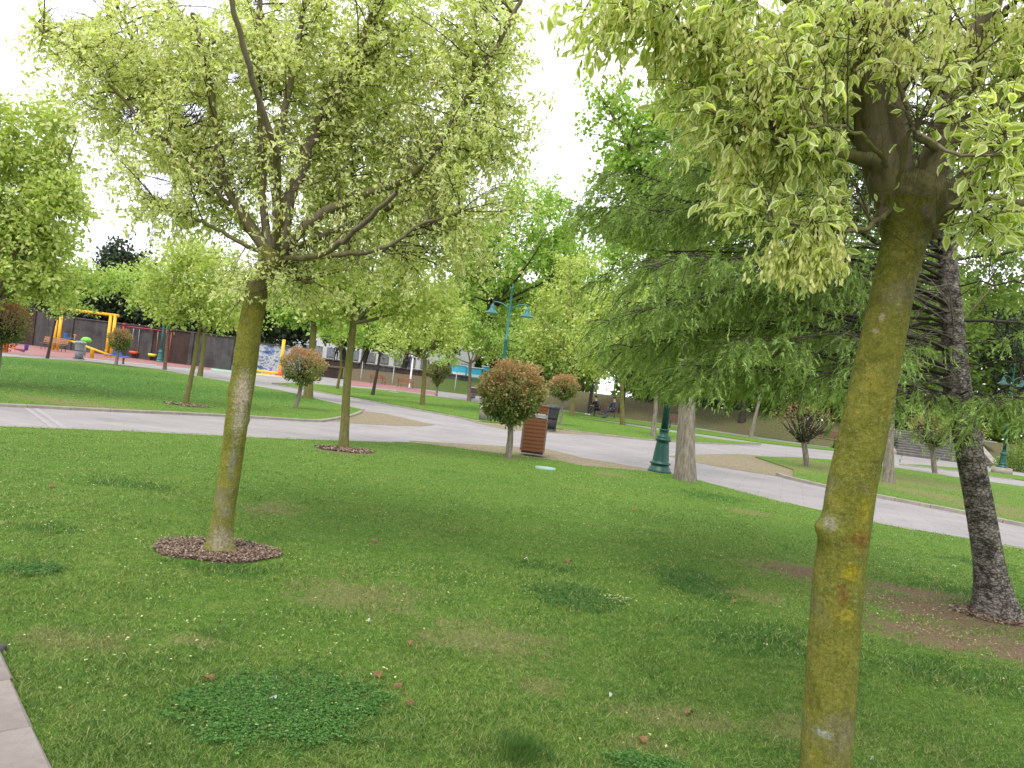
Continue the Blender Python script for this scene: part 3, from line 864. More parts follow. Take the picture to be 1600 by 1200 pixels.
# ---------------------------------------------------------------- tree beside the camera (right)
def near_right_tree():
    rng = np.random.default_rng(3)
    Y = 3.0
    tp = [(1287, 1302), (1290, 1190), (1300, 1040), (1312, 900), (1318, 850), (1330, 760), (1365, 600), (1395, 450), (1412, 380), (1425, 320)]
    base = Vector(at(1287, 1302, Y)); base.z = 0
    root = empty('variegated_tree', base)
    tag(root, 'large near tree at the right, mossy trunk with orange and yellow lichen', 'tree')
    pts = [at(x, y, Y) for x, y in tp]; pts[0].z = -0.02
    rad = [r / 2 * Y / F_PX for r in (82, 76, 77, 78, 76, 74, 68, 61, 64, 108)]
    r = lambda px, py, s=0: tuple(at(px, py, Y - 0.1) - base)
    lich = [(r(1330, 895), (0.035, 0.10, 0.035), (0.40, 0.33, 0.02), 0.9), (r(1322, 962), (0.035, 0.09, 0.03), (0.40, 0.33, 0.03), 0.8),
            (r(1348, 845), (0.05, 0.12, 0.035), (0.24, 0.11, 0.02), 0.8), (r(1318, 930), (0.022, .09, .05), (0.24, 0.12, 0.03), 0.7), (r(1352, 800), (0.03, .1, .06), (0.42, 0.36, 0.02), 0.6),
            (r(1288, 1150), (0.03, .06, .015), (0.5, 0.5, 0.45), 0.8), (r(1300, 818), (0.035, .09, .03), (0.36, 0.34, 0.28), 0.8),
            (r(1385, 495), (0.012, .08, .02), (0.5, 0.42, 0.28), 0.9), (r(1376, 515), (0.012, .08, .012), (0.5, 0.42, 0.28), 0.9), (r(1258, 1180), (0.03, 0.1, 0.2), (0.24, 0.22, 0.16), 0.6), (r(1275, 900), (0.015, 0.1, 0.2), (0.28, 0.26, 0.2), 0.5)]
    MAT['bark_near'] = mossy_bark('lichen_bark', lich)
    tr, P, R = trunk_mesh('trunk', pts, rad, MAT['bark_near'], root, rough=0.035, sides=36, n=150, bumps=[(0.485, PI, 0.022, 0.012), (0.475, PI + .5, 0.02, 0.02), (0.93, -1.2, 0.012, 0.01), (.905, 4.2, .012, .006), (0.56, 4.4, 0.006, 0.004)], seed=1)
    shift_mesh(tr, base)
    LM = [([(1415, 340, 3.0), (1385, 290, 3.0), (1362, 220, 2.98), (1350, 120, 2.95), (1362, 20, 2.9), (1345, -120, 2.85), (1310, -300, 2.8)], 54, 26),
          ([(1425, 330, 3.03), (1400, 230, 3.06), (1390, 130, 3.1), (1385, 40, 3.15), (1400, -100, 3.2), (1380, -300, 3.3)], 42, 20),
          ([(1430, 330, 3.0), (1462, 250, 3.0), (1495, 160, 3.0), (1520, 90, 3.0), (1548, 0, 2.98), (1580, -140, 2.95), (1600, -320, 2.9)], 52, 24),
          ([(1440, 345, 3.0), (1480, 310, 2.98), (1530, 262, 2.95), (1590, 235, 2.92), (1680, 225, 2.9), (1800, 180, 2.8)], 40, 14),
          ([(1478, 215, 3.0), (1530, 180, 3.0), (1590, 150, 3.0), (1680, 110, 3.0), (1780, 70, 3.0)], 22, 10),
          ([(1390, 305, 2.98), (1375, 255, 2.95), (1330, 244, 2.9), (1280, 240, 2.85), (1226, 228, 2.8)], 26, 11),
          ([(1430, 345, 2.98), (1480, 322, 2.9), (1540, 312, 2.85), (1640, 318, 2.8), (1760, 320, 2.8)], 18, 8),
          ([(1355, 150, 2.97), (1300, 130, 3.0), (1230, 138, 3.0), (1160, 92, 3.0), (1080, 48, 3.0), (1000, 20, 3.0), (930, -10, 3.0)], 13, 4),
          ([(1352, 100, 2.97), (1290, 40, 2.9), (1200, -20, 2.8), (1080, -60, 2.8), (960, -90, 2.8)], 14, 5),
          ([(1362, 240, 3.0), (1310, 190, 3.1), (1240, 175, 3.15), (1180, 190, 3.2), (1120, 230, 3.2)], 13, 4),
          ([(1390, 330, 2.95), (1350, 360, 2.85), (1300, 362, 2.8), (1250, 350, 2.8), (1200, 345, 2.8)], 9, 4),
          ([(1480, 250, 2.98), (1430, 210, 2.9), (1410, 150, 2.85), (1400, 100, 2.8)], 11, 4),
          ([(1400, 300, 2.9), (1420, 200, 2.75), (1445, 215, 2.6), (1500, 245, 2.5), (1600, 235, 2.45)], 7, 4),
          ([(1345, 40, 2.9), (1240, -60, 2.6), (1100, -160, 2.4), (950, -200, 2.2)], 14, 6),
          ([(1355, 200, 2.95), (1345, 120, 2.8), (1365, 60, 2.75), (1400, 10, 2.7), (1420, -60, 2.65)], 12, 6),
          ([(1490, 180, 2.95), (1450, 130, 2.85), (1425, 90, 2.8), (1410, 20, 2.75)], 12, 5),
          ([(1530, 60, 2.98), (1570, 20, 2.9), (1620, -30, 2.85)], 14, 7),
          ([(1500, 290, 2.9), (1550, 295, 2.85), (1600, 270, 2.8), (1680, 260, 2.75)], 14, 6),
          ([(1390, 180, 3.1), (1430, 100, 3.2), (1470, 40, 3.3), (1500, -40, 3.3)], 16, 8),
          ([(1480, 230, 3.0), (1530, 215, 2.8), (1560, 190, 2.7), (1610, 140, 2.6)], 10, 4),
          ([(1385, 260, 2.9), (1350, 215, 2.75), (1310, 195, 2.65), (1265, 200, 2.6)], 8, 3),
          ([(1548, 0, 2.98), (1560, -100, 2.6), (1500, -200, 2.2), (1400, -300, 1.9)], 14, 6)]
    limbs = []
    for i, (pl, w0, w1) in enumerate(LM):
        pp = np.array([at(x, y, yy) for x, y, yy in pl])
        n = 26
        q = smooth_path(pp, n); q[1:-1] += rng.normal(size=(n - 2, 3)) * 0.004
        rr = np.linspace(w0 / 2, w1 / 2, n) * Y / F_PX * (1 + rng.normal(size=n) * 0.03)
        if i < 5:
            o, _, _ = trunk_mesh('limb', q, rr, MAT['bark_limb'], root, rough=0.11, sides=18, n=60, seed=20 + i)
        else:
            wd = Wood(); wd.tube(q, rr, 8); o = wd.build('limb', MAT['bark_limb'], root)
        shift_mesh(o, base)
        limbs.append((q[4:], rr[4:]))
    # rough swollen head where the limbs part
    bm = bmesh.new(); bmesh.ops.create_icosphere(bm, subdivisions=4, radius=1.0)
    c = at(1430, 318, 3.0)
    for vtx in bm.verts:
        p = vtx.co.copy()
        n_ = 1 + 0.05 * math.sin(31 * p.x + 4 * p.y) * math.sin(27 * p.z + 11 * p.y) + 0.12 * math.sin(7 * p.x + 3 * p.z) * math.sin(6 * p.z + 1) + 0.06 * math.sin(17 * p.x + 9 * p.y) * math.sin(15 * p.z) + random.uniform(-.03, .03)
        vtx.co = Vector((p.x * 0.138, p.y * 0.125, p.z * 0.12 * (1.0 if p.z > 0 else 1.25))) * n_ + c - base
    me = bpy.data.meshes.new('trunk_head'); bm.to_mesh(me); bm.free()
    me.polygons.foreach_set("use_smooth", np.ones(len(me.polygons), bool))
    link('burl', me, bark_mat('burl_bark', (0.08, 0.065, 0.04), (0.25, 0.21, 0.14), (0.17, 0.165, 0.06), stretch=(40, 40, 28), bump_d=0.03), root)
    wd = Wood()
    blobs = [PB(950, 5, 3.0, 70, 50, .3), PB(1060, 40, 3.0, 100, 70, .4), PB(1150, 110, 3.0, 100, 100, .45), PB(1235, 130, 3.0, 110, 130, .5, .8), PB(1200, 230, 3.05, 70, 100, .4, .6),
             PB(1270, 300, 2.95, 70, 60, .25, .8), PB(1275, 365, 2.85, 70, 22, .15, 1.0), PB(1330, 60, 2.9, 110, 90, .5, .9), PB(1450, 40, 2.9, 110, 70, .5, .8), PB(1560, 60, 2.95, 90, 90, .5, .8), PB(1700, 60, 2.9, 120, 110, .5),
             PB(1575, 215, 2.55, 70, 22, .12, 1.3), PB(1480, 150, 2.7, 90, 40, .2, .6), PB(1560, 380, 2.8, 50, 20, .1, .6), PB(1430, 120, 2.65, 60, 50, .15, .5), PB(1470, 90, 3.5, 160, 120, .3, .5), PB(1540, 330, 2.75, 60, 20, .1, .7),
             PB(1250, -160, 2.9, 330, 110, .7, .16), PB(1550, -160, 2.9, 300, 110, .7, .16), PB(1700, 250, 2.9, 80, 100, .4, .6)]
    Pl, Dl = make_crown(limbs, blobs, 260, 9, 9, 0.22, 0.08, rng, droop=0.75, wood=wd, twig_r=0.0022, sec_r=0.007)
    # bare hanging seed stalks near the trunk
    for _ in range(60):
        x0, y0 = rng.uniform(1350, 1500), rng.uniform(170, 330)
        a = np.array(at(x0, y0, 2.83)); L = rng.uniform(0.08, 0.24)
        q = np.array([a + [0, 0, 0.02], a + [rng.normal() * .02, 0, 0.03], a + [rng.normal() * .03, 0, -L * .5], a + [rng.normal() * .03, 0, -L]])
        wd.tube(q, [0.0011, .001, .0008, .0006], 3)
    o = wd.build('twigs', MAT['bark_twig'], root); shift_mesh(o, base); o['kind'] = 'stuff'
    n = len(Pl); size = 0.026 + 0.052 * rng.uniform(0, 1, n) ** 1.9; tint = rng.uniform(0, 1, n)
    keep = rng.uniform(size=n) < 0.92
    # hold leaves out of the view of trunk and limbs junction
    u = Pl - np.array([0, 0, 1.6]); X, Z = u[:, 0] / u[:, 1], u[:, 2] / u[:, 1]
    ix, iy = 800 + F_PX * (X * CR + Z * SR), 600 - F_PX * (-X * SR + Z * CR)
    bare = (np.abs(ix - 1400) < 75) & (iy > 150) & (iy < 420)
    keep &= ~(bare & (rng.uniform(size=n) < 0.93))
    keep &= ~((ix > 1325) & (ix < 1560) & (iy < 200) & (rng.uniform(size=n) < 0.55))
    keep &= ~((iy > 440)) & ~((ix > 1320) & (iy > 390))
    Pl, Dl, size, tint = Pl[keep], Dl[keep], size[keep], tint[keep]
    mask = leaf_parts(root, Pl, Dl, size, tint, MAT['leaf_varieg'], 300, LEAF8)
    me = leaves_mesh('foliage', Pl[mask] - np.array(base), Dl[mask], size[mask], LEAF8, tint[mask], rng=rng)
    o = link('foliage', me, MAT['leaf_varieg'], root); o['kind'] = 'stuff'
    # hanging bunches of winged seeds
    sb = [b for b in blobs[:8]] + [blobs[8], blobs[9], blobs[10]] + [PB(1260, 380, 2.82, 55, 16, .1, 6.0), PB(1150, 260, 3.0, 45, 40, .2, 2)]
    C = sample_blobs(sb, 460, rng)
    Ps, Ds = [], []
    for c_ in C:
        L = rng.uniform(0.06, 0.20)
        for s_ in range(int(rng.integers(2, 5))):
            o2 = c_ + rng.normal(size=3) * [0.03, .03, .01]
            m = int(rng.integers(6, 14))
            t = rng.uniform(0, 1, m)
            Ps.append(o2 + np.stack([rng.normal(size=m) * .008, rng.normal(size=m) * .008, -t * L], 1))
            Ds.append(unit(np.stack([rng.normal(size=m) * .35, rng.normal(size=m) * .35, -np.ones(m)], 1)))
    Ps, Ds = np.concatenate(Ps), np.concatenate(Ds)
    u = Ps - np.array([0, 0, 1.6]); X, Z = u[:, 0] / u[:, 1], u[:, 2] / u[:, 1]
    ix, iy = 800 + F_PX * (X * CR + Z * SR), 600 - F_PX * (-X * SR + Z * CR)
    kp = ~((np.abs(ix - 1400) < 75) & (iy > 120)) & (iy < 450)
    Ps, Ds = Ps[kp], Ds[kp]
    me = leaves_mesh('seed_clusters', Ps - np.array(base), Ds, rng.uniform(0.022, 0.036, len(Ps)), (SAM[0] * [1.3, 1, 1], SAM[1], SAM[2]), rng.uniform(0, 1, len(Ps)), up=unit(rng.normal(size=(len(Ps), 3))), rng=rng)
    o = link('seed_clusters', me, MAT['samara'], root); o['kind'] = 'stuff'
near_right_tree()

# ---------------------------------------------------------------- tree in the mulch ring (left)
def left_tree():
    rng = np.random.default_rng(8)
    Y = 6.1
    base = Vector(at(343, 858, Y)); base.z = 0
    root = empty('variegated_tree', base)
    tag(root, 'pale green tree with scarred trunk standing in the ring of bark mulch at left', 'tree')
    tp = [(343, 862), (347, 820), (356, 760), (365, 700), (378, 600), (391, 510), (402, 450), (420, 420), (432, 392)]
    pts = [at(x, y, Y) for x, y in tp]; pts[0].z = -0.03
    rad = [r / 2 * Y / F_PX for r in (42, 34, 34, 34, 36, 35, 34, 38, 50)]
    r = lambda px, py: tuple(at(px, py, Y - 0.1) - base)
    sc = [(r(378, 612), (0.06, .14, .17), (0.55, 0.46, 0.35), 0.95), (r(372, 655), (0.05, .12, .14), (0.46, 0.40, 0.31), 0.85), (r(362, 720), (0.03, .1, .18), (0.26, 0.25, 0.22), 0.6),
          (r(345, 845), (0.10, .15, .10), (0.36, 0.30, 0.23), 0.85), (r(350, 800), (0.06, .1, .06), (0.30, .27, .22), .5)]
    MAT['bark_left'] = mossy_bark('scarred_bark', sc)
    tr, P, R = trunk_mesh('trunk', pts, rad, MAT['bark_left'], root, rough=0.05, sides=26, n=110, flare=0.42, bumps=[(0.50, -.6, 0.010, 0.010), (0.53, 3.6, .012, .02), (0.44, 0.2, .010, .01), (.9, 0, .01, .02)], seed=2)
    shift_mesh(tr, base)
    LM = [([(428, 400, 6.1), (400, 368, 6.1), (368, 325, 6.05), (345, 262, 6.0), (338, 190, 5.9), (325, 110, 5.8), (300, 20, 5.7)], 15, 4),
          ([(425, 395, 6.1), (412, 350, 6.15), (408, 280, 6.2), (410, 200, 6.2), (400, 100, 6.2), (408, -30, 6.2)], 12, 5),
          ([(432, 395, 6.1), (430, 320, 6.0), (432, 250, 5.9), (448, 150, 5.9), (470, 50, 5.9), (480, -60, 5.9)], 12, 5),
          ([(438, 395, 6.1), (448, 330, 6.1), (470, 265, 6.1), (492, 208, 6.1), (530, 135, 6.1), (572, 55, 6.1), (610, -60, 6.1)], 20, 8),
          ([(440, 395, 6.1), (480, 348, 6.05), (540, 312, 6.0), (600, 298, 5.95), (640, 282, 5.9), (690, 225, 5.85), (740, 140, 5.8), (815, 0, 5.75)], 15, 4),
          ([(440, 400, 6.1), (500, 372, 6.2), (560, 345, 6.3), (640, 310, 6.4), (720, 280, 6.5)], 9, 4),
          ([(438, 405, 6.1), (480, 402, 6.0), (540, 398, 5.9), (600, 390, 5.8), (660, 350, 5.7), (720, 330, 5.6)], 8, 2),
          ([(425, 400, 6.1), (385, 385, 6.0), (330, 352, 5.95), (280, 335, 5.9), (240, 325, 5.9)], 7, 2.5),
          ([(425, 395, 6.1), (390, 345, 6.2), (335, 270, 6.25), (270, 180, 6.3), (220, 90, 6.3), (180, 0, 6.3)], 8, 3),
          ([(360, 320, 6.05), (300, 255, 5.9), (240, 208, 5.8), (170, 130, 5.7), (100, 70, 5.6), (55, 40, 5.6)], 6, 2),
          ([(430, 400, 6.1), (440, 330, 5.7), (430, 230, 5.2), (380, 80, 4.8), (350, -60, 4.6)], 10, 4),
          ([(436, 400, 6.1), (500, 330, 6.6), (560, 250, 7.0), (620, 150, 7.3)], 10, 4),
          ([(425, 400, 6.1), (360, 330, 6.7), (280, 260, 7.2), (200, 220, 7.5)], 9, 4),
          ([(440, 405, 6.1), (500, 400, 5.6), (560, 360, 5.2), (620, 300, 4.9)], 9, 4),
          ([(442, 418, 6.1), (470, 436, 6.05), (490, 440, 6.0)], 7, 3)]
    limbs = []
    for i, (pl, w0, w1) in enumerate(LM):
        pp = np.array([at(x, y, yy) for x, y, yy in pl]); n = 24
        q = smooth_path(pp, n); q[1:-1] += rng.normal(size=(n - 2, 3)) * 0.007
        rr = np.linspace(w0 / 2, w1 / 2 + .6, n) * 1.15 * Y / F_PX
        wd = Wood(); wd.tube(q, rr, 8); o = wd.build('limb', MAT['bark_limb'], root); shift_mesh(o, base)
        limbs.append((q[5:], rr[5:]))
    wd = Wood()
    blobs = [PB(330, 130, 6.1, 190, 130, 1.0, .8), PB(780, 180, 5.9, 60, 90, .5, .9), PB(790, 300, 5.9, 40, 50, .3, .5), PB(160, 150, 6.1, 60, 50, .3, .8), PB(210, 80, 6.1, 130, 100, .7), PB(110, 50, 6.0, 60, 40, .4, 0.9), PB(430, 150, 6.5, 200, 170, 1.0), PB(600, 170, 6.5, 190, 160, .9),
             PB(700, 220, 6.0, 120, 120, .9), PB(610, 360, 6.3, 170, 90, .7, 1.0), PB(500, 420, 6.2, 100, 60, .4), PB(770, 70, 5.8, 60, 90, .5, .8), PB(420, -90, 6.1, 380, 90, 1.2, .4),
             PB(270, 290, 6.1, 110, 80, .8), PB(200, 220, 6.2, 90, 70, .7, .8), PB(450, 300, 5.3, 130, 90, .4, .2), PB(370, 430, 5.9, 40, 40, .25, .8), PB(640, 20, 6.0, 180, 90, .9, .8), PB(700, 390, 6.0, 70, 60, .5, .8), PB(420, 200, 7.2, 280, 180, .6, .8)]
    Pl, Dl = make_crown(limbs, blobs, 760, 12, 13, 0.34, 0.07, rng, droop=0.3, wood=wd, twig_r=0.002, sec_r=0.006)
    o = wd.build('twigs', MAT['bark_twig'], root); shift_mesh(o, base); o['kind'] = 'stuff'
    n = len(Pl); size = 0.026 + 0.040 * rng.uniform(0, 1, n) ** 1.5; tint = rng.uniform(0, 1, n)
    u = Pl - np.array([0, 0, 1.6]); X, Z = u[:, 0] / u[:, 1], u[:, 2] / u[:, 1]
    ix, iy = 800 + F_PX * (X * CR + Z * SR), 600 - F_PX * (-X * SR + Z * CR)
    keep = (iy < 480) & ~((ix < 420) & (iy > 470))
    keep &= ~((Pl[:, 1] < 6.15) & (ix > 300) & (ix < 690) & (iy > 120) & (iy < 420) & (rng.uniform(size=n) < 0.6))
    keep &= ~((Pl[:, 1] >= 6.15) & (vnoise(ix, iy, 38, 44) > 0.66) & (rng.uniform(size=n) < 0.55))
    keep &= ~((ix < 330) & (iy > 340 + (ix - 100) * 0.3))
    lowdens = vnoise(ix, iy, 55, 4)
    keep &= ~((ix < 420) & (lowdens > 0.80))
    Pl, Dl, size, tint = Pl[keep], Dl[keep], size[keep], tint[keep]
    mask = leaf_parts(root, Pl, Dl, size, tint, MAT['leaf_varieg'], 300, LEAF8)
    me = leaves_mesh('foliage', Pl[mask] - np.array(base), Dl[mask], size[mask], LEAF4V, tint[mask], rng=rng)
    o = link('foliage', me, MAT['leaf_varieg'], root); o['kind'] = 'stuff'
    C = sample_blobs(blobs, 900, rng); C = C[C[:, 2] > 2.2]
    Ps, Ds = [], []
    for c_ in C:
        L = rng.uniform(0.08, 0.22)
        for s_ in range(int(rng.integers(2, 4))):
            o2 = c_ + rng.normal(size=3) * [0.04, .04, .02]; m = int(rng.integers(6, 12)); t = rng.uniform(0, 1, m)
            Ps.append(o2 + np.stack([rng.normal(size=m) * .01, rng.normal(size=m) * .01, -t * L], 1))
            Ds.append(unit(np.stack([rng.normal(size=m) * .35, rng.normal(size=m) * .35, -np.ones(m)], 1)))
    Ps, Ds = np.concatenate(Ps), np.concatenate(Ds)
    u = Ps - np.array([0, 0, 1.6]); X, Z = u[:, 0] / u[:, 1], u[:, 2] / u[:, 1]
    ix, iy = 800 + F_PX * (X * CR + Z * SR), 600 - F_PX * (-X * SR + Z * CR)
    kp = (iy < 470) & ~((ix < 330) & (iy > 340 + (ix - 100) * 0.3)) & ~((ix < 420) & (vnoise(ix, iy, 55, 4) > .80))
    Ps, Ds = Ps[kp], Ds[kp]
    me = leaves_mesh('seed_clusters', Ps - np.array(base), Ds, rng.uniform(0.026, 0.04, len(Ps)), SAM, rng.uniform(0, 1, len(Ps)), up=unit(rng.normal(size=(len(Ps), 3))), rng=rng)
    o = link('seed_clusters', me, MAT['samara'], root); o['kind'] = 'stuff'
    return base
TREE1 = left_tree()

# ---------------------------------------------------------------- other trees
def tree(base_px, blobs_px, leafmat, bark, label, tw_px, name='park_tree', lean=None, nsec=60, ntw=7, nl=8, leaf=0.11, twl=0.5, seed=0, shape=LEAF4, group=None, z=None, Y=None, droop=0.35, fork=None, limbs_n=6, spread=.6, tintpow=1.0, sparse=0.0):
    rng = np.random.default_rng(100 + seed)
    far = Y is not None and Y > 55
    nsec = int(nsec * (1.0 if far else 1.35)); leaf *= 1.2 if far else 1.06
    if Y is None: b = gp(*base_px)
    else:
        b = at(base_px[0], base_px[1], Y); b.z = z if z is not None else ground_z(b.x, b.y)
    Yd = b.y
    root = empty(name, b)
    tag(root, label, 'tree', group)
    blobs = [PB(x, y, Yd + (dy if len(bb) else 0), rx, ry, None, w) for (x, y, rx, ry, dy, w) in [(q + (0, 1.0))[:6] if len(q) == 4 else (q + (1.0,))[:6] for q in blobs_px] for bb in ((1,),)]
    if fork is None:
        c0 = sum(x[0] * x[2] for x in blobs) / sum(x[2] for x in blobs)
        f = np.array([b.x * .3 + c0[0] * .7, Yd, max(b.z + 1.8, c0[2] - blobs[0][1][2] * 0.9)])
    else: f = np.array(at(fork[0], fork[1], Yd))
    rb = tw_px / 2 * Yd / F_PX * (0.95 if tw_px > 24 else 0.76)
    mid = (np.array(b) * .5 + f * .5) + np.array([rng.normal() * .04, 0, 0])
    tr, P, R = trunk_mesh('trunk', [np.array(b) - [0, 0, .05], mid, f], [rb * 1.1, rb * .95, rb * .8], MAT[bark], root, rough=0.05, sides=12, n=24, flare=0.3, seed=seed)
    shift_mesh(tr, b)
    wd = Wood(); limbs = []
    tg = sample_blobs(blobs, limbs_n, rng)
    for t in tg:
        q = bez(f, t + [0, 0, .1], sag=-0.08, n=10, wob=.06, rng=rng); rr = np.linspace(rb * .55, rb * .12, 10)
        wd.tube(q, rr, 6); limbs.append((q[2:], rr[2:]))
    Pl, Dl = make_crown(limbs, blobs, nsec, ntw, nl, twl, leaf, rng, droop=droop, wood=wd, twig_r=max(0.004, Yd * 0.00012), sec_r=rb * .16, draw_twigs=False, spread=spread)
    o = wd.build('branches', MAT['bark_limb'] if bark != 'bark_dark' else MAT['bark_dark'], root); shift_mesh(o, b)
    Pl = Pl + rng.normal(size=Pl.shape) * leaf * .6
    if sparse: k = rng.uniform(size=len(Pl)) > sparse; Pl, Dl = Pl[k], Dl[k]
    me = leaves_mesh('foliage', Pl - np.array(b), Dl, rng.uniform(.7, 1.3, len(Pl)) * leaf, shape, rng.uniform(0, 1, len(Pl)) ** tintpow, rng=rng)
    o = link('crown', me, MAT[leafmat], root)
    return root

tree((537, 700), [(575, 400, 150, 110), (640, 440, 100, 70), (500, 450, 80, 60), (600, 300, 130, 90), (700, 330, 90, 80), (560, 470, 110, 40)], 'leaf_yel', 'bark_green',
     'slim yellow green tree with a straight mossy trunk behind the left mulch ring tree', 17, 'variegated_tree', fork=(552, 505), nsec=170, ntw=8, nl=9, leaf=0.085, twl=0.35, seed=1, limbs_n=9)
tree((290, 632), [(310, 440, 95, 70), (260, 460, 60, 45), (360, 470, 60, 50), (300, 390, 60, 40)], 'leaf_yel', 'bark_green', 'thin young tree with pale crown on the lawn strip left of the scarred trunk', 9, 'variegated_tree', fork=(314, 500), nsec=110, ntw=7, nl=8, leaf=0.10, twl=0.4, seed=2)
tree((312, 588), [(340, 430, 90, 80), (390, 480, 70, 50), (280, 430, 60, 60)], 'leaf_light', 'bark_green', 'forked twin stemmed tree at the far edge of the left lawn beside the path', 9, 'park_tree', nsec=60, leaf=0.17, twl=.7, seed=3, fork=(320, 520))
tree((257, 578), [(250, 455, 55, 45), (215, 440, 45, 35)], 'leaf_light', 'bark_red', 'thin reddish stemmed tree in front of the red swing set', 6, 'park_tree', nsec=50, leaf=0.15, twl=.6, seed=4, fork=(262, 510))
tree((74, 559), [(110, 445, 65, 42), (50, 435, 80, 55), (150, 425, 45, 32), (110, 480, 40, 14)], 'leaf_light', 'bark_dark', 'slender tree with light green crown in front of the yellow play frame', 5, 'park_tree', nsec=80, leaf=0.15, twl=.6, seed=5, fork=(88, 495))
tree((-40, 602), [(20, 300, 115, 110), (50, 210, 75, 80), (0, 400, 120, 75), (95, 340, 55, 80), (-80, 330, 90, 140), (60, 430, 70, 30)], 'leaf_yel', 'bark_green', 'tall light green tree filling the left edge above the playground', 16, 'variegated_tree', nsec=300, ntw=8, nl=9, leaf=0.12, twl=.5, seed=6, limbs_n=12, fork=(-10, 470))
tree((481, 622), [(490, 450, 75, 55), (450, 470, 50, 40), (530, 480, 50, 40)], 'leaf_bright', 'bark_green', 'thick trunked bright green tree behind the photinia ball left of the slim tree', 15, 'maple_tree', nsec=90, leaf=0.15, twl=.6, seed=7, fork=(491, 500), shape=MAPLE)
tree((527, 607), [(520, 500, 45, 35), (560, 520, 45, 30)], 'leaf_light', 'bark_green', 'thin tree on the far lawn just left of the slim trunk', 5, 'park_tree', nsec=36, leaf=0.17, twl=.6, seed=8, fork=(533, 545))
tree((582, 617), [(600, 490, 60, 45), (570, 510, 40, 30)], 'leaf_light', 'bark_dark', 'thin leaning dark stemmed tree on the far lawn right of the slim trunk', 6, 'park_tree', nsec=50, leaf=0.16, twl=.6, seed=9, fork=(595, 545))
tree((660, 633), [(665, 505, 75, 50), (620, 530, 45, 28), (710, 520, 45, 35), (670, 470, 60, 40)], 'leaf_yel', 'bark_green', 'small olive tree with whitened trunk foot on the far lawn beside the heart shaped bush', 9, 'park_tree', nsec=100, leaf=0.14, twl=.6, seed=10, fork=(664, 560))
tree((733, 626), [(740, 520, 55, 38), (700, 560, 25, 12), (770, 540, 40, 28)], 'leaf_light', 'bark_red', 'tree with banded reddish trunk left of the big photinia ball', 7, 'park_tree', nsec=60, leaf=0.17, twl=.6, seed=11, fork=(735, 568))
tree((778, 615), [(800, 400, 110, 100), (760, 460, 80, 70), (865, 340, 75, 70), (890, 420, 60, 60), (850, 430, 70, 60), (820, 300, 45, 45), (740, 400, 60, 60)], 'leaf_bright', 'bark_dark', 'large bright green tree spreading behind the double lantern lamp', 14, 'maple_tree', nsec=260, ntw=8, nl=9, leaf=0.24, twl=1.0, seed=12, Y=58, fork=(764, 480), limbs_n=10)
tree((893, 649), [(880, 500, 70, 50), (850, 540, 45, 30), (910, 540, 50, 28), (900, 440, 60, 50)], 'leaf_yel', 'bark_green', 'yellow green tree behind the small photinia ball', 8, 'park_tree', nsec=100, leaf=0.19, twl=.7, seed=13, fork=(898, 575))
tree((973, 664), [(960, 520, 75, 45), (920, 560, 40, 24), (980, 470, 60, 45)], 'leaf_yel', 'bark_green', 'pale tree with mossy trunk on the lawn right of the people on the bench', 9, 'park_tree', nsec=100, leaf=0.17, twl=.7, seed=14, fork=(972, 590))
tree((1020, 682), [(1030, 540, 60, 45), (1040, 480, 60, 50)], 'leaf_light', 'bark_grey', 'slim pale barked tree left of the green lamp base', 9, 'park_tree', nsec=70, leaf=0.14, twl=.6, seed=15, fork=(1026, 600))
tree((1173, 684), [(1180, 560, 60, 35), (1200, 500, 70, 50)], 'leaf_mid', 'bark_grey', 'thin pale leaning tree on the grass strip left of the red twigged bush', 7, 'park_tree', nsec=60, leaf=0.17, twl=.6, seed=16, fork=(1188, 620))
tree((928, 650), [(940, 570, 30, 14), (930, 530, 40, 26)], 'leaf_yel', 'bark_grey', 'thin grey stem in front of the people on the bench', 3.5, 'park_tree', nsec=30, leaf=0.2, twl=.7, seed=17, fork=(934, 590))
tree((1070, 750), [(990, 190, 100, 60), (1060, 240, 120, 80), (1180, 200, 90, 70), (1020, 320, 100, 50), (960, 270, 60, 40), (1130, 300, 120, 90), (930, 150, 40, 22), (1100, 150, 80, 50), (1040, 370, 90, 40), (960, 350, 60, 28)], 'leaf_bright', 'bark_grey',
     'tall maple with smooth grey brown trunk standing beside the green lamp base', 27, 'maple_tree', nsec=300, ntw=8, nl=9, leaf=0.085, twl=.38, seed=18, fork=(1082, 430), shape=MAPLE, limbs_n=11, sparse=.1)
tree((1388, 754), [(1400, 400, 110, 120), (1480, 460, 120, 100), (1300, 420, 90, 90), (1500, 250, 120, 90), (1560, 380, 90, 100), (1350, 200, 100, 80)], 'leaf_mid', 'bark_grey', 'rough barked tree on the right hand lawn partly hidden by the near trunk', 18, 'park_tree', nsec=190, ntw=8, nl=9, leaf=0.15, twl=.6, seed=19, fork=(1395, 600), limbs_n=10)
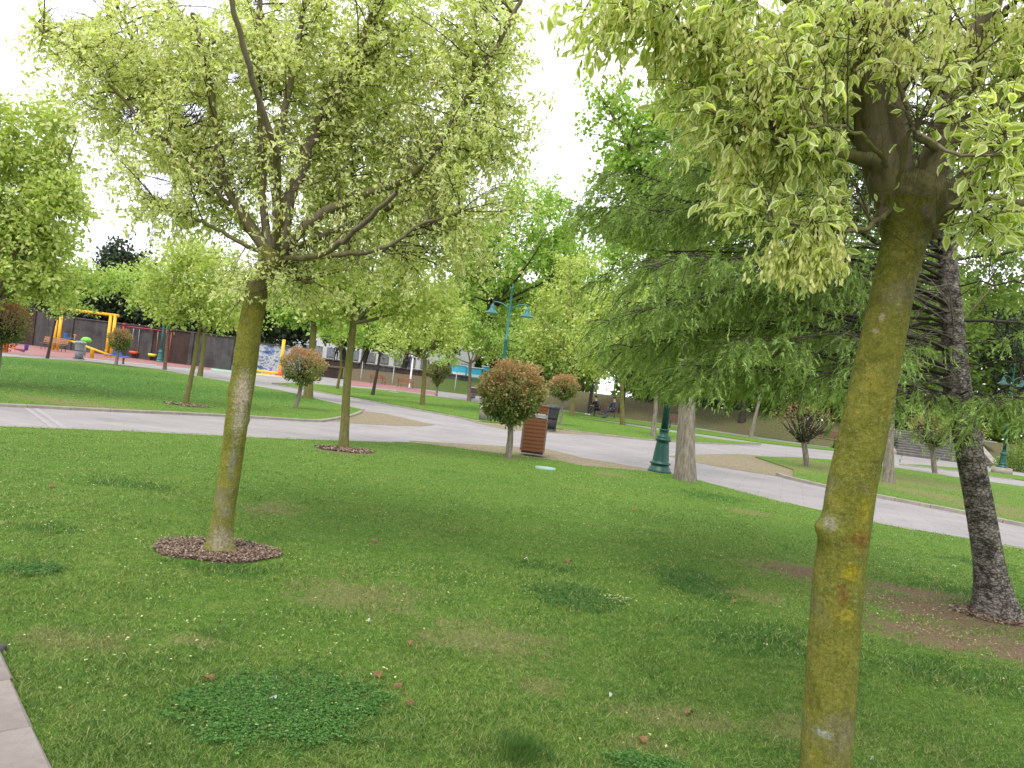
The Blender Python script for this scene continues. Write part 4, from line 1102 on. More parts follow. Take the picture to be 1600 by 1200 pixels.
# trees on top of the embankment, dark
EMB = [((922, 632), 62, [(920, 555, 60, 26), (900, 590, 30, 10), (950, 520, 60, 40)], 'dark trunked tree behind the people on the bench', 7),
       ((970, 636), 64, [(985, 570, 50, 22), (1000, 520, 60, 45)], 'dark tree on the embankment right of the people on the bench', 8),
       ((1063, 640), 62, [(1070, 560, 70, 36), (1090, 500, 70, 50)], 'dark tree on the embankment just right of the green lamp', 6),
       ((1160, 650), 60, [(1165, 575, 80, 40), (1180, 500, 90, 60)], 'dark tree on the embankment above the empty brown bench', 11),
       ((1240, 655), 62, [(1250, 585, 80, 45), (1260, 500, 90, 70)], 'dark tree on the embankment behind the red twigged bush', 9),
       ((1340, 668), 60, [(1340, 590, 80, 45), (1350, 500, 100, 80)], 'dark tree at the top of the embankment left of the stone steps', 10),
       ((1480, 668), 68, [(1470, 580, 80, 50), (1480, 500, 100, 80)], 'dark tree above the middle of the stone steps', 10),
       ((1590, 680), 64, [(1600, 590, 100, 55), (1600, 490, 120, 90)], 'dark tree above the right end of the stone steps', 10)]
for i, (bp, Y, bl, lab, tw) in enumerate(EMB):
    tree(bp, bl, 'leaf_dark' if i % 3 else 'leaf_mid', 'bark_dark', lab, tw, 'embankment_tree', nsec=70, ntw=8, nl=9, leaf=0.30, twl=1.0, seed=40 + i, Y=Y, group='dark trees along the top of the embankment')
# trees behind the left wall and beyond the terrace
BACK = [((60, 520), 67, [(55, 478, 60, 22), (10, 470, 60, 35)], 'dark evergreen hanging over the wall behind the slender tree', 'leaf_dark', 7),
        ((150, 525), 67, [(140, 478, 45, 14), (185, 470, 45, 30)], 'dark evergreen hanging over the wall behind the yellow top beam', 'leaf_dark', 7),
        ((340, 545), 67, [(330, 505, 60, 16), (270, 490, 50, 20)], 'dark ivy covered tree overhanging the wall right of the swings', 'leaf_dark', 7),
        ((30, 520), 76, [(40, 450, 70, 40), (0, 480, 60, 35)], 'dark evergreen behind the wall at the far left', 'leaf_dark', 8),
        ((120, 520), 78, [(120, 460, 70, 40), (80, 485, 60, 30), (160, 490, 50, 18)], 'dark bushy evergreen behind the wall above the yellow play frame', 'leaf_dark', 8),
        ((205, 530), 80, [(205, 440, 50, 50), (185, 405, 40, 32), (230, 470, 50, 34), (160, 470, 50, 30)], 'tall dark magnolia rising against the sky behind the red swing', 'leaf_dark', 9),
        ((300, 540), 80, [(300, 490, 70, 35), (340, 470, 60, 40)], 'dark tree behind the wall right of the red swing', 'leaf_dark', 8),
        ((390, 550), 80, [(400, 500, 50, 30), (420, 480, 50, 40)], 'dark brownish tree behind the scarred trunk', 'leaf_dark', 8),
        ((460, 560), 92, [(450, 515, 50, 22), (440, 480, 60, 30)], 'dark tree beyond the yellow post', 'leaf_dark', 9),
        ((537, 570), 90, [(540, 515, 45, 22), (530, 480, 60, 30)], 'dark trunked terrace tree in front of the white building left end', 'leaf_mid', 9),
        ((566, 572), 90, [(580, 525, 50, 20), (600, 490, 60, 30)], 'thick trunked terrace tree left of the standing person', 'leaf_mid', 10),
        ((630, 578), 90, [(640, 530, 50, 18), (650, 490, 60, 30)], 'terrace tree beside the white lamp post', 'leaf_mid', 9),
        ((697, 586), 92, [(700, 535, 50, 22), (710, 480, 70, 40)], 'terrace tree left of the blue kiosks', 'leaf_mid', 8),
        ((775, 590), 84, [(790, 535, 60, 30), (770, 500, 60, 40)], 'terrace tree right of the blue kiosks', 'leaf_bright', 10),
        ((845, 600), 78, [(850, 560, 50, 22), (870, 500, 70, 50), (830, 530, 50, 30)], 'bushy tree beyond the far lawn behind the wooden bin', 'leaf_light', 8),
        ((910, 600), 85, [(930, 420, 80, 60), (960, 380, 60, 60), (900, 480, 80, 60), (870, 400, 60, 60)], 'tall far tree left of the drooping conifer', 'leaf_bright', 9),
        ((1000, 610), 85, [(1010, 440, 100, 80), (1070, 380, 90, 70), (1000, 360, 60, 40), (1150, 420, 90, 80)], 'far bright tree behind the tip of the drooping conifer', 'leaf_bright', 9)]
for i, (bp, Y, bl, lab, mt, tw) in enumerate(BACK):
    tree(bp, bl, mt, 'bark_dark', lab, tw, 'far_tree', nsec=100, ntw=8, nl=9, leaf=0.36, twl=1.3, seed=60 + i, Y=Y, z=TZ, group='trees beyond the park')

# far mass of woodland
rng = np.random.default_rng(5)
n = 62000
X = rng.uniform(-95, 115, n); t = rng.uniform(0, 1, n)
H = 5.0 + 4.0 * vnoise(X, X * 0, 6, 2) + np.clip(X + 18, 0, 10) * .7
Yw = np.where(X > 12, 84, 112) + rng.uniform(-4, 6, n)
Pw = np.stack([X, Yw, TZ + t * H], 1)
me = leaves_mesh('far_woodland', Pw, unit(rng.normal(size=(n, 3)) + [0, 0, -.3]), rng.uniform(.8, 1.5, n), LEAF4, rng.uniform(0, 1, n) ** np.where(X > 2, 3.5, 1.5), rng=rng)
tag(link('far_woodland', me, MAT['leaf_mid']), 'dark green mass of distant foliage beyond the terrace', 'woodland', kind='stuff')

# ---------------------------------------------------------------- drooping conifer (right)
def conifer():
    rng = np.random.default_rng(21)
    Y = 7.1
    base = gp(1556, 962)
    root = empty('conifer_tree', base)
    tag(root, 'dark barked drooping conifer leaning left at the right edge of the lawn', 'tree')
    tp = [(1556, 966), (1545, 880), (1530, 790), (1514, 700), (1500, 620), (1490, 520), (1482, 420), (1476, 300), (1475, 150), (1478, 0), (1482, -200), (1488, -450)]
    pts = [at(x, y, base.y) for x, y in tp]
    rad = [w / 2 * base.y / F_PX for w in (56, 44, 42, 40, 38, 34, 28, 24, 20, 16, 12, 6)]
    stubs = [(rng.uniform(0.03, 0.3), rng.uniform(0, 6.28), 0.03, 0.006) for _ in range(9)]
    tr, P, R = trunk_mesh('trunk', pts, rad, MAT['bark_conifer'], root, rough=0.07, sides=30, n=140, flare=0.35, bumps=stubs, seed=9)
    shift_mesh(tr, base)
    wd = Wood(); NP, ND, NT = [], [], []
    dead = Wood()
    z_lo, z_hi = 1.75, 7.0
    nb = 0
    for zz in np.concatenate([np.arange(z_lo, 4.4, 0.078), np.arange(4.4, z_hi, 0.16)]):
        for q in range(2):
            az = rng.uniform(0, 2 * PI)
            if nb % 3: az = PI + rng.normal() * 0.42       # the crown is fuller towards the open lawn on the left
            nb += 1
            dirv = np.array([math.cos(az), math.sin(az), 0])
            L = float(np.interp(zz, [1.7, 3.0, 3.6, 4.4, 5.4, 7], [3.5, 3.4, 3.0, 2.2, 1.4, .5])) * rng.uniform(0.72, 1.08)
            if dirv[1] < -0.55: L = min(L, 1.7)
            if dirv[0] > .3: L *= .8
            k = int(np.argmin(abs(P[:, 2] - zz))); a = P[k]
            e = a + dirv * L + np.array([0, 0, rng.uniform(-0.22, 0.02) * L + (0.2 if zz > 3 else 0.0)])
            e[2] = max(e[2], 1.78 + rng.uniform(0, .15))
            br = bez(a, e, sag=0.14, n=12, wob=.02, rng=rng)
            br[2:-1] += rng.normal(size=(9, 3)) * [.02, .02, .035]; wd.tube(br, np.linspace(0.013 * (L / 3) + .004, 0.002, 12), 5)
            # side branchlets
            for s in range(int(13 * L)):
                tt = rng.uniform(0.22, 1.0) ** 0.8; i0 = min(int(tt * 11), 10); st = br[i0] + (br[i0 + 1] - br[i0]) * (tt * 11 - i0)
                side = unit(np.cross(dirv, [0, 0, 1.0])) * rng.choice([-1, 1])
                dd = unit(dirv * 0.7 + side * rng.uniform(0.3, 1.1) + np.array([0, 0, rng.uniform(-.8, .06)]))
                l2 = rng.uniform(0.25, 0.65) * (1.25 - tt * .5)
                b2 = bez(st, st + dd * l2 + [0, 0, -0.10 * l2], sag=.10, n=5, wob=.04, rng=rng)
                wd.tube(b2, np.linspace(.0045, .0018, 5), 3)
                # hanging sprays
                for h in range(int(rng.integers(6, 10))):
                    t3 = rng.uniform(0.1, 1); j0 = min(int(t3 * 4), 3); s3 = b2[j0] + (b2[j0 + 1] - b2[j0]) * (t3 * 4 - j0)
                    d3 = unit(dd * 0.7 + rng.normal(size=3) * .35 + np.array([0, 0, -0.75])); l3 = rng.uniform(0.08, 0.26)
                    m = 19
                    u = rng.uniform(0, 1, m)
                    NP.append(s3 + d3 * (u * l3)[:, None])
                    ND.append(unit(d3 * 0.95 + rng.normal(size=(m, 3)) * .42))
                    young = 0.35 * (rng.uniform() < 0.35) + 0.25 * (h % 2)
                    NT.append(np.clip(rng.uniform(0, .45, m) + young * (u > .5) + 0.12, 0, 1))
    # bare grey twigs under the crown
    for _ in range(70):
        a = P[int(rng.integers(30, 75))] + 0
        az = PI + rng.normal() * 0.9; L = rng.uniform(.6, 2.4)
        e = a + np.array([math.cos(az), math.sin(az) * .6, rng.uniform(-.08, .2)]) * L; e[2] = max(e[2], 1.55)
        q = bez(a, e, sag=rng.uniform(-.1, .15), n=8, wob=.06, rng=rng); dead.tube(q, np.linspace(.008, .0018, 8), 4)
        for _k in range(4):
            s = q[int(rng.integers(2, 8))]; dead.tube(bez(s, s + rng.normal(size=3) * .22 + [-.05, 0, -.08], .1, 4, .05, rng), np.linspace(.003, .001, 4), 3)
    o = wd.build('branches', MAT['bark_dark'], root); shift_mesh(o, base)
    o = dead.build('bare_twigs', MAT['bark_grey'], root); shift_mesh(o, base)
    NP, ND, NT = np.concatenate(NP), np.concatenate(ND), np.concatenate(NT)
    k = (NP[:, 2] > np.interp(NP[:, 0], [1.0, 1.9, 2.6, 3.4, 5], [1.66, 1.58, 1.50, 1.36, 1.3]) + rng.normal(size=len(NP)) * .03)
    NP, ND, NT = NP[k], ND[k], NT[k]
    n = len(NP)
    tv = np.array([[-.125, 0, 0], [.125, 0, 0], [0, 1, 0]]); tf = np.array([[0, 1, 2]])
    me = leaves_mesh('needles', NP - np.array(base), ND, rng.uniform(.028, .048, n), (tv, tf, np.zeros(3)), NT, rng=rng)
    o = link('needles', me, MAT['needle'], root); o['kind'] = 'stuff'
    print('conifer needles', n)
conifer()

# ---------------------------------------------------------------- ball topiary
def ball_tree(base_px, c_px, rpx, stem_px, label, seed, red=0.5, n=5200, leaf=0.055, squash=1.0, heart=False, mat='leaf_phot', twiggy=0.0, Y=None):
    rng = np.random.default_rng(200 + seed)
    b = gp(*base_px) if Y is None else at(base_px[0], base_px[1], Y)
    if Y is not None: b.z = 0
    Yd = b.y
    c = np.array(at(c_px[0], c_px[1], Yd)); R = rpx * Yd / F_PX
    root = empty('ball_tree', b); tag(root, label, 'topiary tree')
    wd = Wood(); rs = stem_px / 2 * Yd / F_PX
    top = c + [0, 0, -R * .55]
    q = smooth_path([np.array(b) - [0, 0, .03], (np.array(b) + top) / 2 + [rng.normal() * .02, 0, 0], top], 12)
    wd.tube(q, np.linspace(rs * 1.25, rs * .9, 12) * (1 + rng.normal(size=12) * .05), 10)
    o = wd.build('trunk', MAT['bark_grey'], root); shift_mesh(o, b)
    wd = Wood()
    for _ in range(60):
        d = unit(rng.normal(size=3) + [0, 0, .3]); e = c + d * R * rng.uniform(.6, 1.0) * [1, 1, squash]
        wd.tube(bez(top - [0, 0, R * .12], e, sag=-.05, n=6, wob=.08, rng=rng), np.linspace(rs * .4, rs * .08 + .001, 6), 4)
    o = wd.build('branches', MAT['bark_dark'], root); shift_mesh(o, b)
    d = unit(rng.normal(size=(n, 3)))
    lum = 1 + rng.normal(size=n) * .04 + 0.06 * np.sin(d[:, 0] * 11 + seed) * np.sin(d[:, 2] * 10 + d[:, 1] * 8) + 0.10 * np.sin(d[:, 0] * 7 + 1) * np.sin(d[:, 2] * 6) + 0.05 * np.sin(d[:, 1] * 13 + d[:, 2] * 9)
    rr = rng.uniform(0.62, 1.03, n) ** 0.7 * lum
    sc_ = np.stack([d[:, 0], d[:, 1], d[:, 2] * squash], 1)
    if heart:
        f = np.where(d[:, 2] < 0, 1 - 0.75 * (-d[:, 2]), 1.0)
        sc_[:, 0] *= f; sc_[:, 1] *= f; sc_[:, 2] *= np.where(d[:, 2] < 0, 1.15, .75)
    P = c + sc_ * (rr * R)[:, None]
    if twiggy:
        k = rng.uniform(size=n) > twiggy * (0.6 + .6 * (d[:, 2] < 0.2)); P, d = P[k], d[k]
    n2 = len(P)
    Dl = unit(d * 0.8 + rng.normal(size=(n2, 3)) * .55 + [0, 0, .25])
    cl = np.sin(d[:, 0] * 5 + seed) * np.sin(d[:, 2] * 4 + seed * 2) + np.sin(d[:, 1] * 9 + d[:, 0] * 7)
    tint = np.clip(rng.uniform(0, .55, n2) + red * (0.30 + 0.95 * d[:, 2]) + .09 * cl + rng.normal(size=n2) * .12, 0, 1)
    me = leaves_mesh('crown', P - np.array(b), Dl, rng.uniform(.7, 1.3, n2) * leaf, LEAF4, tint, rng=rng)
    link('crown', me, MAT[mat], root)
    return root
ball_tree((794, 716), (800, 614), 50, 9, 'large round photinia ball tree with reddish top in front of the wooden bin', 1, red=.40, n=10500, leaf=.066, squash=.96)
ball_tree((461, 638), (474, 573), 33, 6, 'reddish flattened photinia ball tree on the left lawn behind the scarred trunk', 2, red=.50, n=5000, leaf=.06, squash=.85)
ball_tree((181, 571), (188, 531), 16.5, 4, 'small round photinia ball tree in front of the yellow play frame', 3, red=.45, n=2200, leaf=.09)
ball_tree((-8, 600), (4, 506), 37, 8, 'large brownish photinia ball cut by the left edge of the photo', 4, red=.55, n=4000, leaf=.06)
ball_tree((682, 619), (685, 581), 19, 3, 'small dark green heart shaped bush on a thin stem on the far lawn', 5, red=.05, n=2600, leaf=.12, heart=True)
ball_tree((875, 664), (881, 605), 23, 4, 'small orange tinted photinia ball tree right of the wooden bin', 6, red=.50, n=3600, leaf=.08, squash=.85)
ball_tree((1261, 729), (1258, 660), 46, 8, 'thinly leaved red twigged bush tree on the right hand lawn', 7, red=.45, n=2600, leaf=.06, squash=.7, twiggy=.6)
ball_tree((1461, 739), (1458, 672), 36, 7, 'small standard tree with yellowish leaves in front of the stone steps', 8, red=.25, n=4200, leaf=.08, squash=.8, twiggy=.25)

# shrubs near stairs
def shrub(px, py, Y, r, label, seed, mat='leaf_mid'):
    rng = np.random.default_rng(300 + seed)
    b = at(px, py, Y); b.z = ground_z(b.x, b.y)
    root = empty('shrub', b); tag(root, label, 'shrub')
    n = 2600; d = unit(rng.normal(size=(n, 3))); d[:, 2] = abs(d[:, 2])
    P = d * rng.uniform(.3, 1, n)[:, None] ** .6 * [r, r * .8, r * 1.1] * (1 + .2 * np.sin(d[:, 0] * 6 + seed))[:, None]
    me = leaves_mesh('foliage', P, unit(d + rng.normal(size=(n, 3)) * .6), rng.uniform(.1, .2, n), LEAF4, rng.uniform(0, 1, n), rng=rng)
    link('foliage', me, MAT[mat], root)
    wd = Wood()
    for _ in range(14):
        e = unit(rng.normal(size=3) + [0, 0, 1.2]) * r * .9; e[2] = abs(e[2]); wd.tube(bez([0, 0, 0], e, .1, 5, .08, rng), np.linspace(.03, .006, 5), 4)
    wd.build('stems', MAT['bark_dark'], root)
shrub(1325, 690, 52, 0.9, 'low green shrub beside the brown bench on the embankment', 1, 'leaf_bright')
shrub(1595, 715, 50, 1.6, 'green shrub right of the stone steps', 2, 'leaf_mid')
shrub(1375, 690, 56, 1.1, 'dark shrub left of the stone steps', 3, 'leaf_dark')
shrub(1500, 640, 66, 2.4, 'yellowish shrub above the stone steps', 4, 'leaf_yel')
shrub(1410, 650, 64, 1.8, 'tall dark shrub at the top left of the stone steps', 5, 'leaf_dark')
shrub(1120, 640, 66, 2.2, 'dark shrub on the embankment above the bench', 6, 'leaf_dark')
shrub(1250, 650, 66, 2.2, 'dark shrub above the embankment behind the red twigged bush', 7, 'leaf_dark')
shrub(1020, 628, 68, 1.6, 'low dark shrub on the embankment crest left of the lamp', 8, 'leaf_dark')

# ================================================================== GRASS AND GROUND COVER
rng = np.random.default_rng(77)
def grass(name, polys, n, pr, sz=1.0, label=None, vmax=1330):
    px = rng.uniform(pr[0], pr[1], n); py = rng.uniform(pr[2], pr[3], n)
    x = (px - 800) / F_PX; y = (600 - py) / F_PX
    rz = x * SR + y * CR; ok = rz < -0.02
    px, py, x, y, rz = px[ok], py[ok], x[ok], y[ok], rz[ok]
    t = -CAM_Z / rz; gx = (x * CR - y * SR) * t; gy = t
    ins = np.zeros(len(gx), bool)
    for P in polys: ins |= in_poly(gx, gy, P)
    gx, gy, t = gx[ins], gy[ins], t[ins]
    soil = np.maximum(patch_np(gx, gy, SOIL), .45 * patch_np(gx, gy, STRAW)); lush_shade = patch_np(gx, gy, LUSH_SHADE, seed=5)
    r = rng.uniform(size=len(gx))
    dens = 0.62 + 0.38 * vnoise(gx, gy, .12, 8)
    k = (r < (1 - 0.9 * soil) * dens)
    ring = np.sqrt(((gx - TREE1.x) / .50) ** 2 + ((gy - TREE1.y) / .44) ** 2)
    k &= ring > 1
    gx, gy, t, lush_shade = gx[k], gy[k], t[k], lush_shade[k]
    m = len(gx)
    big = vnoise(gx, gy, .35, 9)
    h = (0.010 + 0.016 * rng.uniform(size=m)) * (0.65 + 0.7 * big) * (1 + .7 * lush_shade) * sz
    w = np.maximum(0.0021, t * 0.00050) * rng.uniform(.7, 1.3, m)
    az = rng.uniform(0, 2 * PI, m); ln = rng.uniform(0.2, 2.2, m)
    side = np.stack([np.cos(az), np.sin(az), np.zeros(m)], 1)
    fwd = rng.normal(size=(m, 2)); fwd /= np.linalg.norm(fwd, axis=1, keepdims=True)
    b = np.stack([gx, gy, np.full(m, -0.003)], 1)
    tip = b + np.stack([fwd[:, 0] * h * ln, fwd[:, 1] * h * ln, h], 1)
    V = np.empty((m, 3, 3)); V[:, 0] = b - side * w[:, None]; V[:, 1] = b + side * w[:, None]; V[:, 2] = tip
    tint = rng.uniform(size=m)
    o = link(name, np_mesh(name, V.reshape(-1, 3), np.arange(m * 3).reshape(-1, 3), {'tint': np.repeat(tint, 3)}), MAT['blade'])
    tag(o, label, 'grass', kind='stuff')
    print(name, m)
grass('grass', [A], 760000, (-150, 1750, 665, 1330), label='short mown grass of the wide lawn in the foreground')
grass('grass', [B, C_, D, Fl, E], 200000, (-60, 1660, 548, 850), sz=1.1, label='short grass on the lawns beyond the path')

# clover: trefoils
def clover(name, patches, n, label):
    P = []
    for (cx, cy, rx, ry), k in patches:
        m = int(n * k); a = rng.uniform(0, 2 * PI, m); r = np.sqrt(rng.uniform(0, 1, m)) * 1.25 * (1 + .7 * (vnoise(np.cos(a) * 3 + cx * 9, np.sin(a) * 3, .9, 3) - .5))
        x, y = cx + np.cos(a) * r * rx, cy + np.sin(a) * r * ry
        kk = .45 * vnoise(x, y, .05, 12) + .35 * vnoise(x, y, .18, 14) + .35 * rng.uniform(size=m) > .16 + .46 * np.clip(r, 0, 1.8) ** 1.6; P.append(np.stack([x[kk], y[kk]], 1))
    P = np.concatenate(P); m = len(P)
    z = rng.uniform(.004, .026, m); az = rng.uniform(0, 2 * PI, m)
    base = np.repeat(np.stack([P[:, 0], P[:, 1], z], 1), 3, axis=0)
    ang = (az[:, None] + np.array([0, 2.1, 4.2])).ravel()
    Dl = np.stack([np.cos(ang), np.sin(ang), rng.uniform(-.15, .25, m * 3)], 1)
    sz = np.repeat(rng.uniform(.005, .0095, m), 3)
    tv = np.array([[0, 0, 0], [-.5, .7, .05], [0, 1, -.05], [.5, .7, .05]]); tf = np.array([[0, 3, 1], [1, 3, 2]])
    me = leaves_mesh(name, base, Dl, sz, (tv, tf, np.ones(4)), np.clip(np.repeat(rng.uniform(0, 1, m), 3) + rng.normal(size=m * 3) * .15, 0, 1), up=np.tile(np.array([0, 0, 1.0]), (m * 3, 1)) + rng.normal(size=(m * 3, 3)) * .45)
    tag(link(name, me, MAT['clover']), label, 'clover', kind='stuff')
clover('clover_patch', [(pe(440, 1105, 145, 52), 1.0)], 32000, 'large dark clover patch in the grass at the bottom of the photo')
clover('clover_patch', [(pe(905, 934, 70, 17), .6)], 11000, 'clover patch with pale blossom in the middle of the lawn')
clover('clover_patch', [(pe(1090, 912, 52, 17), .6)], 9000, 'dark clover patch left of the lichen trunk')
clover('clover_patch', [(pe(45, 890, 50, 10), .6)], 3500, 'clover patch at the left edge of the lawn')
clover('clover_patch', [(pe(1010, 1195, 60, 14), .6)], 2500, 'small clover patch at the bottom edge right of the dark tuft')

# dark long tuft bottom centre
cx, cy, rx, ry = pe(812, 1178, 44, 22)
m = 4200; a = rng.uniform(0, 6.28, m); r = np.abs(rng.normal(size=m)) * .6; x, y = cx + np.cos(a) * r * rx, cy + np.sin(a) * r * ry
tip = np.stack([x + rng.normal(size=m) * .022, y + rng.normal(size=m) * .022, rng.uniform(.02, .055, m)], 1)
w = .0012; s = rng.uniform(0, 6.28, m); sd = np.stack([np.cos(s), np.sin(s), 0 * s], 1) * w; b = np.stack([x, y, 0 * x], 1)
V = np.stack([b - sd, b + sd, tip], 1).reshape(-1, 3)
tag(link('grass_tuft', np_mesh('grass_tuft', V, np.arange(m * 3).reshape(-1, 3), {'tint': np.repeat(rng.uniform(0, .7, m), 3)}), MAT['blade']), 'dark green longer tuft of grass at the bottom centre of the lawn', 'grass tuft', kind='stuff')

# pale fallen petals and seed wings
n = 6500
px = rng.uniform(0, 1600, n); py = rng.uniform(680, 1200, n) ; py = 680 + (py - 680) * rng.uniform(.3, 1, n)
x = (px - 800) / F_PX; y = (600 - py) / F_PX; rz = x * SR + y * CR; ok = rz < -.05
t = -CAM_Z / rz[ok]; gx = (x[ok] * CR - y[ok] * SR) * t; gy = t
k = in_poly(gx, gy, A) & (vnoise(gx, gy, 1.1, 31) > .38); gx, gy, t = gx[k], gy[k], t[k]
k2 = rng.uniform(size=len(gx)) < np.where(gy > 6, .95, .34); gx, gy, t = gx[k2], gy[k2], t[k2]
extra = np.concatenate([np.stack([c[0] + rng.normal(size=120) * c[2] * .6, c[1] + rng.normal(size=120) * c[3] * .7], 1) for c in (pe(1430, 950, 80, 14), pe(1480, 905, 80, 8), pe(1450, 985, 60, 12), pe(960, 938, 20, 6), pe(790, 705, 70, 8), pe(1400, 885, 80, 8))])
gx, gy = np.r_[gx, extra[:, 0]], np.r_[gy, extra[:, 1]]
m = len(gx); a = rng.uniform(0, 6.28, m)
me = leaves_mesh('fallen_petals', np.stack([gx, gy, np.full(m, .022) + rng.uniform(0, .01, m)], 1), np.stack([np.cos(a), np.sin(a), rng.normal(size=m) * .2], 1), rng.uniform(.009, .024, m), LEAF4, rng.uniform(0, 1, m), up=unit(np.tile([0, 0, 1.0], (m, 1)) + rng.normal(size=(m, 3)) * .25))
tag(link('fallen_petals', me, MAT['litter']), 'pale seed wings and petals scattered all over the lawn', 'litter', kind='stuff')

# mulch rings
def mulch(cx, cy, rx, ry, n, label, size=.03):
    root = empty('mulch_ring', (cx, cy, 0)); tag(root, label, 'mulch bed')
    pts = []
    for i in range(40):
        a = 2 * PI * i / 40; k = 1 + .07 * math.sin(2 * a + 1) + .05 * math.sin(5 * a) + random.uniform(-.03, .03)
        pts.append((math.cos(a) * rx * k, math.sin(a) * ry * k))
    mb = MB(); mb.poly(pts, -0.02, 0.006); mb.build('soil', MAT['mulch_soil'], root)
    a = rng.uniform(0, 6.28, n); r = np.sqrt(rng.uniform(0, 1, n)); lob = 1 + .07 * np.sin(2 * a + 1) + .05 * np.sin(5 * a); P = np.stack([np.cos(a) * r * rx * lob * 1.04, np.sin(a) * r * ry * lob * 1.04, .010 + rng.uniform(0, .018, n)], 1)
    b = rng.uniform(0, 6.28, n)
    me = leaves_mesh('chips', P, np.stack([np.cos(b), np.sin(b), rng.normal(size=n) * .3], 1), rng.uniform(.5, 1.3, n) * size, LEAF4, rng.uniform(0, 1, n) ** .8, up=unit(np.tile([0, 0, 1.0], (n, 1)) + rng.normal(size=(n, 3)) * .5))
    o = link('bark_chips', me, MAT['chips'], root); o['kind'] = 'stuff'
MAT['mulch_soil'] = simple_mat('mulch_soil', (0.12, 0.07, 0.05), .95, var=.4, scale=30)
mulch(TREE1.x - .02, TREE1.y, .44, .37, 7500, 'oval ring of brown bark mulch around the scarred trunk', .022)
c = gp(537, 703); mulch(c.x, c.y, .48, .38, 1500, 'small ring of brown mulch around the slim straight trunk', .05)
c = gp(290, 633); mulch(c.x, c.y, .5, .4, 700, 'small worn mulch ring around the thin young tree on the left lawn', .06)
c = gp(1559, 963); mulch(c.x + .05, c.y, .42, .32, 1200, 'reddish brown litter around the foot of the conifer', .04)

# single fallen things one can point at
def flat_leaf(px, py, s, mat, name, label, cat, seed, group=None):
    rg = random.Random(seed); p = gp(px, py)
    mb = MB(); n = 9; vs = []
    for i in range(n):
        a = 2 * PI * i / n; r = s * (0.6 + .45 * rg.random()) * (1.3 if i % 2 else .8)
        vs.append(mb.bm.verts.new((r * math.cos(a), r * .6 * math.sin(a), .02 + .012 * math.sin(2 * a + seed))))
    cc = mb.bm.verts.new((0, 0, .03))
    for i in range(n): mb.bm.faces.new((vs[i], vs[(i + 1) % n], cc))
    bmesh.ops.solidify(mb.bm, geom=mb.bm.faces[:], thickness=.0012)
    o = mb.build(name, MAT[mat]); o.location = (p.x, p.y, 0.006); o.rotation_euler = (0, 0, rg.uniform(0, 6))
    tag(o, label, cat, group)
for i, (px, py, s, lb) in enumerate([(325, 1066, .020, 'curled brown leaf at the upper left of the large clover patch'), (590, 1060, .024, 'orange brown leaf at the upper right of the large clover patch'),
        (622, 1078, .018, 'small orange leaf right of the large clover patch'), (638, 1105, .020, 'pale brown leaf below the right end of the clover patch'), (640, 1010, .018, 'brown leaf in the grass above the clover patch'),
        (1075, 1119, .020, 'brown leaf in the grass near the foot of the lichen trunk'), (1148, 943, .022, 'brown leaf below the dark clover patch'), (990, 798, .035, 'brown leaf in the lawn in front of the green lamp'),
        (887, 880, .028, 'pale leaf above the clover patch in the middle lawn'), (585, 848, .030, 'reddish leaf right of the mulch ring'), (80, 762, .04, 'yellow leaf at the left edge of the lawn near the path'), (1003, 1162, .022, 'dry leaf at the bottom edge of the lawn')]):
    flat_leaf(px, py, s * 1.6, 'brown_leaf', 'fallen_leaf', lb, 'leaf', i)
for i, (px, py, s, lb) in enumerate([(427, 1099, .018, 'crumpled white paper on the clover patch'), (430, 1068, .008, 'tiny white scrap on the upper clover patch'), (953, 1093, .010, 'white cigarette end in the bare patch of lawn'), (576, 975, .009, 'white cigarette end left of the middle lawn'), (822, 877, .03, 'grey white scrap in the dark grass above the clover'), (1490, 887, .028, 'white scrap on the lawn left of the conifer trunk'), (1362, 1193, .010, 'white cigarette end right of the lichen trunk foot')]):
    flat_leaf(px, py, s, 'white_bit', 'paper_scrap', lb, 'litter', 50 + i)
def cover(px, py, r, mat, label):
    p = gp(px, py); mb = MB(); mb.lathe([(r, -.03), (r, .032), (r * .93, .04), (0.01, .042)], 24)
    o = mb.build('valve_cover', MAT[mat]); o.location = (p.x, p.y, 0); o.scale = (1.2, .9, 1); tag(o, label, 'valve cover')
cover(852, 733, .17, 'palegreen', 'pale green round valve cover in the grass in front of the wooden bin')
cover(615, 613, .30, 'kerb', 'white round cover lying on the far lawn left of the olive tree')
p = gp(2, 1018); mb = MB(); mb.lathe([(.03, -.03), (.03, .025), (.022, .03), (.002, .031)], 16); o = mb.build('valve_cover', MAT['dark_metal']); o.location = (p.x - .01, p.y, 0); tag(o, 'small dark sprinkler cap at the end of the near kerb', 'valve cover')

